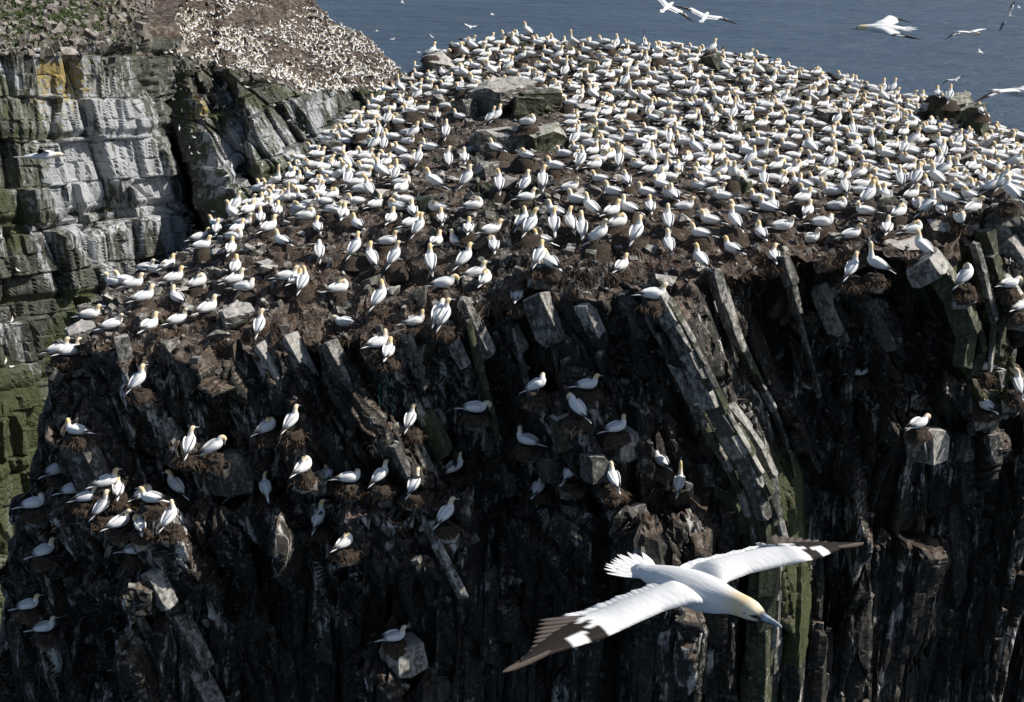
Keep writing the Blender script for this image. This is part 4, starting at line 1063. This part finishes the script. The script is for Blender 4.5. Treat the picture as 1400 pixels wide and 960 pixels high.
def blade(root, tip, w, th, nrm_up, side, ang, fine, col0, col1, shaft=None, taper=.75):
    """one feather: a thin cambered blade, wide along most of its length with a rounded tip"""
    root, tip = np.array(root, float), np.array(tip, float)
    d = tip - root; L = np.linalg.norm(d[:2]); n = np.array([-d[1], d[0], 0]) / (L + 1e-9)
    V, Cc = [], []
    prof = [(0, .55), (.15, .85), (.5, 1), (.8, taper + .1), (.93, taper * .62), (1, .06)] if fine else [(0, .6), (.5, 1), (1, .1)]
    for t, q in prof:
        c = root + d * t
        for o_, z in ((-1, -th), (0, th * .9), (1, -th)):
            V.append(wing_pt(c + n * o_ * w * q + np.array([0, 0, z + nrm_up]), side, *ang)); Cc.append(lerp(col0, col1, t) if o_ != 0 or shaft is None else shaft)
    Q = []
    for k in range(len(prof) - 1):
        for j in range(2): Q.append((k * 3 + j, k * 3 + j + 1, k * 3 + j + 4, k * 3 + j + 3))
    m = len(V)
    V2_ = [v - np.array([0, 0, .0022]) for v in V]
    Q2 = [tuple(m + i for i in reversed(q)) for q in Q]
    rim = [(k * 3 + e, (k + 1) * 3 + e, m + (k + 1) * 3 + e, m + k * 3 + e) for k in range(len(prof) - 1) for e in (0, 2)]
    return np.array(V + V2_), Q + Q2 + rim, np.array(Cc + Cc)
DARK = (.020, .016, .0135); DARK2 = (.031, .025, .021)
def flyer(P, Rm, aL, aR, scale=1.0, fine=False, head_yaw=0.):
    o = bpy.data.objects.new('gannet', None); COL.objects.link(o); o.empty_display_size = .3
    o.matrix_world = Matrix.Translation(P) @ Rm.to_4x4() @ Matrix.Scale(scale, 4)
    ns = 28 if fine else 10
    rg = [(-.30, 0, .0, .016, .014, 0), (-.26, 0, .0, .038, .024, 0), (-.18, 0, .0, .058, .040, 0), (-.08, 0, .002, .076, .056, 0), (.02, 0, .002, .086, .066, 0), (.10, 0, .002, .084, .068, 0), (.17, 0, .004, .071, .062, 0), (.22, 0, .008, .057, .054, 0), (.265, 0, .010, .048, .047, 0),
          (.305, 0, .010, .043, .044, 0), (.34, 0, .008, .041, .042, 0), (.37, 0, .005, .037, .038, 0), (.40, 0, -.002, .028, .029, 0), (.42, 0, -.008, .019, .0205, 0)]
    rg = [(x, y + head_yaw * max(0, x - .2) ** 1.3, z, w, h, yw) for x, y, z, w, h, yw in rg]
    cl = [WHITE] * 8 + [lerp(WHITE, BUFF, .35), lerp(WHITE, BUFF, .75), lerp(WHITE, BUFF, .85), lerp(WHITE, PALE, .9), PALE, (.10, .10, .11)]
    if fine:   # interpolate for a smooth skin
        a = np.array(rg); t = np.linspace(0, len(rg) - 1, 60)
        def cr(v):
            i = np.clip(t.astype(int), 0, len(v) - 2); f = (t - i)[:, None]
            p0, p1, p2, p3 = v[np.maximum(i - 1, 0)], v[i], v[i + 1], v[np.minimum(i + 2, len(v) - 1)]
            return .5 * (2 * p1 + (p2 - p0) * f + (2 * p0 - 5 * p1 + 4 * p2 - p3) * f ** 2 + (3 * p1 - p0 - 3 * p2 + p3) * f ** 3)
        rg = [tuple(x) for x in cr(a)]; cl = [tuple(np.clip(x, 0, 1)) for x in cr(np.array(cl))]
    body = link('body', mesh_q('body', [loft(rg, ns, cl)], M_FEATHER), o)
    bx = .415; by = rg[-1][1]
    bl = loft([(bx - .01, by, -.004, .0175, .021, 0), (bx + .02, by, -.008, .0145, .0165, 0), (bx + .06, by, -.013, .0095, .0115, 0), (bx + .09, by, -.018, .0055, .0075, 0), (bx + .10, by, -.022, .002, .003, 0)], 14 if fine else 6, [(.3, .35, .4)] * 5)
    bill = link('bill', mesh_q('bill', [bl], M_BILL), o)
    if fine:
        for s_ in (-1, 1):    # dark gape line, lores and eye
            link('gape_line', mesh_q('gape_line', [loft([(bx - .03, s_ * .022 + by, -.012, .003, .0025, 0), (bx + .02, s_ * .0150 + by, -.014, .0022, .0022, 0), (bx + .07, s_ * .0085 + by, -.019, .0016, .0018, 0)], 6, [BLACK] * 3)], M_LORE), bill)
            link('lore', mesh_q('lore', [loft([(bx - .032, s_ * .030 + by, .006, .004, .004, 0), (bx - .012, s_ * .0225 + by, .003, .006, .009, 0), (bx + .012, s_ * .0155 + by, .0, .002, .006, 0)], 8, [BLACK] * 3)], M_LORE), body)
            link('eye', mesh_q('eye', [loft([(bx - .056, s_ * .0375 + by, .014, .003, .002, 0), (bx - .050, s_ * .0365 + by, .014, .0055, .0058, 0), (bx - .044, s_ * .0335 + by, .013, .003, .002, 0)], 8, [(.3, .45, .55)] * 3)], M_BILL), body)
    for side, an in ((1, aL), (-1, aR)):
        ys = np.linspace(0, .88, 46 if fine else 15); nchord = 12 if fine else 5
        V, Cc = [], []
        for y in ys:
            le = np.interp(y, LE[:, 0], LE[:, 1]); te = np.interp(y, TE[:, 0], TE[:, 1]) + .035
            for j in range(2 * nchord):
                t = j / (nchord) if j < nchord else 2 - (j + .0) / nchord
                upper = j < nchord
                th = (.020 * (1 - y / .9) + .003) * min(1, .25 + y / .14) * (math.sqrt(max(t, 0)) * (1 - t) * 2.6)
                cam_ = .028 * math.sin(math.pi * min(1, t)) * (1 - y / 1.1)
                x = le + (te - le) * t
                V.append(wing_pt((x, y, .03 * min(1, .2 + y / .1) + cam_ * min(1, .2 + y / .12) + (th if upper else -th * .5)), side, *an))
                dk = y > .470 + .03 * math.sin(t * 23) + .04 * t and not (t < .30 and .545 < y < .645)
                dk = dk or (y > .45 and t < .2 and y < .56) 
                Cc.append(DARK if dk else WHITE)
        m = 2 * nchord; Q = [(i * m + j, i * m + (j + 1) % m, (i + 1) * m + (j + 1) % m, (i + 1) * m + j) for i in range(len(ys) - 1) for j in range(m)]
        wing = link('wing', mesh_q('wing', [(np.array(V), Q, np.array(Cc))], M_FEATHER), o)
        if fine or scale > .0:
            nsec = 17 if fine else 7
            sec = []
            for k in range(nsec):
                y = .06 + (.44 - .06) * k / (nsec - 1)
                te = np.interp(y, TE[:, 0], TE[:, 1])
                lenx = .045 + .005 * math.sin(k * 2.1)
                sec.append(blade((te + .07, y, .034), (te - lenx + .036 + (.004 if k % 3 == 0 else 0), y + .012, .026), .030 if fine else .04, .0015, .0, side, an, fine, WHITE, WHITE, None, .98))
            npr = 10
            tips, roots = [], []
            for k in range(npr):
                t = k / (npr - 1)
                roots.append((.045 + .14 * t ** .7, .44 + .30 * t, .032)); tips.append((-.035 + .235 * t ** .7, .49 + .485 * t ** 1.1, .026 - .004 * t))
            pr = [blade(roots[k], tips[k], .038 - .016 * k / 9 if fine else .036, .002, .0035 * (k % 2) + .0004 * k, side, an, fine, DARK, DARK2, (.12, .10, .085) if fine else None, .7) for k in range(npr)]
            if fine:
                for row, (fx, ln, zz) in enumerate(()):   # layered coverts on the arm
                    for k in range(15):
                        y = .085 + .345 * k / 14; le = np.interp(y, LE[:, 0], LE[:, 1]); te = np.interp(y, TE[:, 0], TE[:, 1]) + .035
                        x0 = le + (te - le) * fx; tt = fx
                        th = (.020 * (1 - y / .9) + .003) * math.sqrt(tt) * (1 - tt) * 2.6; cm = .028 * math.sin(math.pi * tt) * (1 - y / 1.1)
                        link('covert_feather', mesh_q('covert_feather', [blade((x0 + .03, y, .03 + cm + th - .003), (x0 - ln * .75, y + .014, .03 + (cm + th) * .70 + .0012), .0185, .0012, 0., side, an, True, WHITE, WHITE, None, .98)], M_FEATHER), wing)
                for s in sec: link('secondary_feather', mesh_q('secondary_feather', [s], M_FEATHER), wing)
                for s in pr: link('primary_feather', mesh_q('primary_feather', [s], M_FEATHER), wing)
                for k in range(9):    # dark coverts over the roots of the primaries
                    t = k / 8
                    link('covert_feather', mesh_q('covert_feather', [blade((.05 + .13 * t, .44 + .22 * t, .045 - .01 * t), (-.03 + .20 * t, .60 + .23 * t, .043 - .01 * t), .020, .002, .0035 + .001 * (k % 2), side, an, True, DARK2, DARK, (.12, .10, .09), .8)], M_FEATHER), wing)
            else:
                link('flight_feathers', mesh_q('flight_feathers', sec + pr, M_FEATHER), wing)['kind'] = 'stuff'
    Z4 = (0, 0, 0, 0)
    tf = []
    nt = 12 if fine else 5
    for k in range(nt):
        t = k / (nt - 1) - .5
        def tp3(p): return p
        root = (-.22, t * .05, .0); tip = (-.47 + .30 * t * t + .012 * math.sin(k * 5.3), t * (.19 if fine else .13) + .004 * math.sin(k * 3.7), .004)
        tf.append(blade(root, tip, .0165 if fine else .022, .0015, .003 * (k % 2) - .03, 1, (0, 0, 0, 0), fine, WHITE, WHITE, None, .45) if True else None)
    for q in tf: q[0][:, 2] += .03
    if fine:
        tail = link('tail', mesh_q('tail', [loft([(-.2, 0, 0, .05, .03, 0), (-.28, 0, 0, .045, .018, 0), (-.33, 0, .0, .03, .006, 0)], 10, [WHITE] * 3)], M_FEATHER), o)
        for q in tf: link('tail_feather', mesh_q('tail_feather', [q], M_FEATHER), tail)
    else: link('tail', mesh_q('tail', tf, M_FEATHER), o)
    return o
def rotm(h, p, r):
    return Matrix.Rotation(h, 3, 'Z') @ Matrix.Rotation(-p, 3, 'Y') @ Matrix.Rotation(r, 3, 'X')
HERO = flyer(Vector((0.7067, 5.0319, -2.9312)) * .985, rotm(-0.9527, 0.1798, 0.192), (-0.0874, -0.3855, 0.6245, -0.3322, 0.0376), (0.0905, 0.2156, -0.4188, 0.3306, -0.0091), 1.0, True)
tag(HERO, 'large gannet gliding close in front of the dark wall, wings fully spread', 'gannet', 'gannets in flight')
# x, y, span in pixels, heading, pitch, roll, wing angles, label
FLY = [(1210, 39, 140, 172, 0, -22, (.25, .1, .3, .6), (-.15, -.4, .3, .7), 'large gannet gliding left over the sea at upper right'),
       (1324, 46, 76, -62, 6, 4, (.05, -.15, .3, .2), (.22, -.5, .2, .1), 'gannet with arched wings gliding right over the sea'),
       (1388, 126, 130, -62, 4, 4, (.05, -.05, .3, .2), (.15, -.3, .1, .1), 'gannet coming in at the right border with dark spread wingtip'),
       (912, 10, 74, 60, 12, 30, (.2, -.5, .6, 0), (.1, -.1, .4, 0), 'gannet cut by the top border left of its companion'),
       (963, 24, 80, 70, 10, 14, (.15, -.2, .4, 0), (.15, -.15, .4, 0), 'gannet seen from behind just below the top border'),
       (1377, 22, 40, -60, 0, 60, (.2, -.5, .5, 0), (.1, -.4, .6, 0), 'banking gannet in the top right corner'),
       (1305, 110, 34, 100, 0, -14, (.3, -.6, .5, 0), (.2, -.3, .5, 0), 'gannet with drooping dark wingtip below the arched glider'),
       (880, 60, 34, 70, 0, 80, (.1, 0, .3, 0), (.2, 0, .5, 0), 'tilted gannet with one wing up above the far skyline'),
       (1120, 96, 18, 40, 10, 50, (.1, 0, .5, 0), (.1, 0, .5, 0), 'small gannet low over the right skyline'),
       (643, 37, 30, 90, 5, 10, (.25, -.3, .3, 0), (.25, -.3, .3, 0), 'gannet flying away above the left skyline rocks'),
       (590, 50, 15, 100, 5, 40, (.2, 0, .4, 0), (.1, 0, .4, 0), 'tiny gannet over the sea above the left skyline bird'),
       (537, 54, 15, 120, 5, -10, (.3, 0, .4, 0), (.3, 0, .4, 0), 'tiny gannet with raised wings between the two cliffs'),
       (514, 43, 14, 0, 0, 0, (.2, 0, .4, 0), (.2, 0, .4, 0), 'tiny gannet just off the far bird slope'),
       (574, 72, 16, 80, 5, -10, (.4, 0, .4, 0), (.4, 0, .4, 0), 'tiny gannet low in the gap beside the far slope'),
       (550, 3, 9, 30, 0, 40, (.2, 0, .4, 0), (.2, 0, .4, 0), 'far gannet at the top border above the gap'),
       (673, 20, 12, 40, 0, 20, (.2, 0, .4, 0), (.2, 0, .4, 0), 'far gannet over the sea near the flying-away one'),
       (615, 82, 14, 20, 0, 20, (.2, 0, .4, 0), (.2, 0, .4, 0), 'small gannet passing behind the left skyline rocks'),
       (1340, 71, 16, 40, 0, 35, (.2, 0, .4, 0), (.2, 0, .4, 0), 'small gannet between the arched glider and the right border'),
       (1393, 10, 10, 40, 0, 35, (.2, 0, .4, 0), (.2, 0, .4, 0), 'far gannet speck at the top right corner'),
       (708, 48, 10, 40, 0, 35, (.2, 0, .4, 0), (.2, 0, .4, 0), 'far gannet speck left of the highest nests'),
       (55, 213, 112, 15, 0, -12, (.10, -.1, .3, 0), (.05, .12, .3, 0), 'gannet gliding along the guano-white left cliff')]
for px, py, span, h, pi_, ro, aL, aR, lab in FLY:
    D = 1.75 * F / span * .93
    D = min(D, 330)
    d = Vector([float(c) for c in ray(px, py)]).normalized()
    o = flyer(d * D, rotm(R(h), R(pi_), R(ro)), aL, aR, 1.0 if D < 329 else 1.0)
    tag(o, lab, 'gannet', 'gannets in flight')

# ------------------------------------------------------------------ the rest of the colony, too many to tell apart
def low_proto(neck, stand, ns, simple=False, wo=0.):
    body, bill, wing, tail, legs = gannet_parts(neck, stand, ns, wo)
    parts = [body, tail] if simple else [body, tail, wing(-1), wing(1)]
    VS, FS, CS, n = [], [], [], 0
    for V_, Q_, C_ in parts:
        for q in Q_:
            q = list(dict.fromkeys(q))
            FS.append([q[0] + n, q[1] + n, q[2] + n])
            if len(q) == 4: FS.append([q[0] + n, q[2] + n, q[3] + n])
        VS.append(V_); CS.append(C_); n += len(V_)
    return np.concatenate(VS), np.array(FS), np.concatenate(CS)
PN = [low_proto(n, s, 6) for n, s in (('s', 0), ('s', 0), ('l', 0), ('r', 0), ('t', 0), ('s', 1), ('s', 0), ('p', 0), ('q', 0), ('t', 0))] + [low_proto('s', 0, 8, False, .5), low_proto('k', 1, 8), low_proto('l', 1, 8, False, .4)]
PF = [low_proto(n, s, 5, True) for n, s in (('s', 0), ('l', 0), ('t', 0), ('s', 1))]
VS, FS, CS, nv = [], [], [], 0
ML = []
def mound(P):
    ML.append((P + Vector((0, 0, -.05)), rng.uniform(.26, .4), rng.uniform(.8, 1.5), rng.uniform(0, 6.28)))
def put_low(P, yaw, sc, proto):
    global nv
    v, f, c = proto
    cs, sn = math.cos(yaw), math.sin(yaw)
    w = np.c_[v[:, 0] * cs - v[:, 1] * sn, v[:, 0] * sn + v[:, 1] * cs, v[:, 2]] * sc + np.array(P)
    VS.append(w); FS.append(f + nv); CS.append(c * rng.uniform(.9, 1.03)); nv += len(v)
for r in spare:
    yaw = math.atan2(math.sin(R(r['h'])) / .75, math.cos(R(r['h'])))
    put_low(r['P'], yaw, 1.14, PN[{'s': 0, 't': 4, 'u': 5, 'p': 7, 'k': 6}[r['p']]])
TK = np.full((3000, 2), 1e6); tk0 = [(r['P'].x, r['P'].y) for r in recs if r['src'] == 'top']; TK[:len(tk0)] = tk0; ntk = len(tk0)
bigb = [q for q in occupied[:22] if q[2] > .4]
cnt = 0
for k in range(26000):
    x = rng.uniform(XL, 21.5); y0 = np.interp(x, fr[:, 0], fr[:, 1]); y1 = np.interp(x, bk[:, 0], bk[:, 1]) + .6
    if y1 < y0 + .5: continue
    y = rng.uniform(y0 + .8, y1)
    if ((TK[:ntk, 0] - x) ** 2 + (TK[:ntk, 1] - y) ** 2).min() < .38: continue
    p = down(x, y)
    if p is None: continue
    ppx, ppy = project(np.array([[*p]])); ppx, ppy = float(ppx[0]), float(ppy[0])
    lim = np.interp(ppx, [150, 330, 420, 500, 600, 700, 800, 900, 1000, 1100, 1200, 1300, 1400, 1460], [380, 300, 235, 160, 135, 125, 152, 158, 170, 185, 185, 175, 245, 300])
    if ppy > lim and ppx < 1405:
        # between the birds placed one by one: only where the photograph is dense
        if not (ppx > 900 and ppy < 275 and rng.random() < .5) and not (ppx < 560 and ppy < 300 and rng.random() < .35) and not (780 < ppx and ppy < 235): continue
        dm = .66
    else: dm = .62
    if ((TK[:ntk, 0] - x) ** 2 + (TK[:ntk, 1] - y) ** 2).min() < dm * dm: continue
    if any((x - a) ** 2 + ((y - b - .5) * .6) ** 2 < (c_ * .9) ** 2 for a, b, c_ in bigb): continue
    TK[ntk] = (x, y); ntk += 1; cnt += 1
    mound(p); p = p + Vector((0, 0, .06))
    yaw = rng.choice([rng.uniform(-.4, 1.2), rng.uniform(2.2, 3.6), rng.uniform(1.0, 2.3)], p=[.42, .46, .12])
    put_low(p, yaw, rng.uniform(1.05, 1.22), PN[int(min(rng.integers(len(PN) * 3 - 6) // 3, len(PN) - 1)) if rng.random() > .06 else 10 + int(rng.integers(3))])
print('crowd on the stack', cnt)
# far slope: dense rows
fcnt = 0
gy, gx = np.mgrid[0:280, 0:1130]
DN = vnoise(np.c_[gx.ravel() / 52., (gy.ravel() - 20) / 22., 1 + 0. * gx.ravel()], 44).reshape(gx.shape)
for k in range(9000):
    px, py = rng.uniform(150, 560), rng.uniform(-4, 128)
    if py < np.interp(px, [150, 200, 300, 380, 425, 500, 560], [60, 5, -5, 10, 12, 50, 104]): continue
    if py > np.interp(px, [150, 200, 300, 400, 440, 500, 560], [60, 70, 92, 112, 150, 130, 112]): continue
    dens = DN[int((py + 10) * 2), int(px * 2)]
    bare = math.exp(-(((px - 330) / 45) ** 2 + ((py - 20) / 16) ** 2)) + math.exp(-(((px - 385) / 25) ** 2 + ((py - 75) / 22) ** 2))
    if dens < rng.uniform(.12, .5) + bare * .5: continue
    P, N = hit(px, py, 'b')
    if P is None or N.z < .2: continue
    put_low(P, rng.uniform(0, 6.28), rng.uniform(.8, 1.0), PF[int(rng.integers(4))]); fcnt += 1
    if fcnt >= 1700: break
# a few on the ledges of the far walls
for k in range(260):
    which = 'a' if rng.random() < .5 else 'b'
    px, py = (rng.uniform(-10, 240), rng.uniform(120, 800)) if which == 'a' else (rng.uniform(170, 430), rng.uniform(100, 330))
    P, N = hit(px, py, which)
    if P is None or N.z < .45: continue
    put_low(P, rng.uniform(0, 6.28), .8, PF[int(rng.integers(4))])
for P in NM: mound(P)
for r in spare: mound(r['P'])
mv, mf, n0 = [], [], 0
for P, rr_, hh, ph in ML:
    ring = np.array([(0, .09), (.55, .10), (.85, .07), (1.1, -.02), (1.5, -.16)])
    a = np.arange(11) * 2 * math.pi / 11 + ph
    e = rng.uniform(.82, 1.2, (5, 11))
    v = np.stack([ring[:, :1] * e * np.cos(a) * rr_, ring[:, :1] * e * np.sin(a) * rr_, ring[:, 1:] * hh * 1.1 + rng.normal(size=(5, 11)) * .012], -1).reshape(-1, 3) + np.array(P)
    i = np.arange(4)[:, None] * 11 + np.arange(11)[None]; j = np.arange(4)[:, None] * 11 + (np.arange(11)[None] + 1) % 11
    mf.append(np.stack([i, i + 11, j + 11, j], -1).reshape(-1, 4)[:, ::-1] + n0); mv.append(v); n0 += 55
link('nest_mounds', mesh_np('nest_mounds', np.concatenate(mv), np.concatenate(mf), M_NEST, True), STACK)['kind'] = 'stuff'
me = mesh_np('gannet_crowd', np.concatenate(VS), np.concatenate(FS), M_FEATHER, True, None, np.concatenate(CS))
tag(link('gannet_crowd', me), 'hundreds of white gannets packed on the far top and distant slope', 'gannets', kind='stuff')
print('far', fcnt, 'verts', nv)

# ------------------------------------------------------------------ scraps of fishing net caught in the nests
def net(px, py, n, L, label):
    S = []
    P, N = hit(px, py)
    for k in range(n):
        p0 = P + Vector((rng.uniform(-.2, .2), -.12, rng.uniform(-.1, .1)))
        for j in range(7):
            p1 = p0 + Vector((rng.normal() * .03, -.01 + rng.normal() * .02, -L / 7 * rng.uniform(.4, 1.2)))
            S.append((p0, (p0 + p1) / 2, p1)); p0 = p1
    o = strand_mesh('net_scrap', S, .006, M_NET, None, 'thing')
    tag(o, label, 'fishing net', 'scraps of fishing net')
net(527, 500, 10, 1.6, 'teal net scrap hanging below the pair on the shaggy rim')
net(855, 395, 8, .5, 'teal net scrap in the tall nest mound on the rim')
net(665, 380, 8, .5, 'teal net scrap in the nest by the centre rim')
net(1165, 400, 8, .6, 'teal net scrap under the bickering pair at the dark recess')
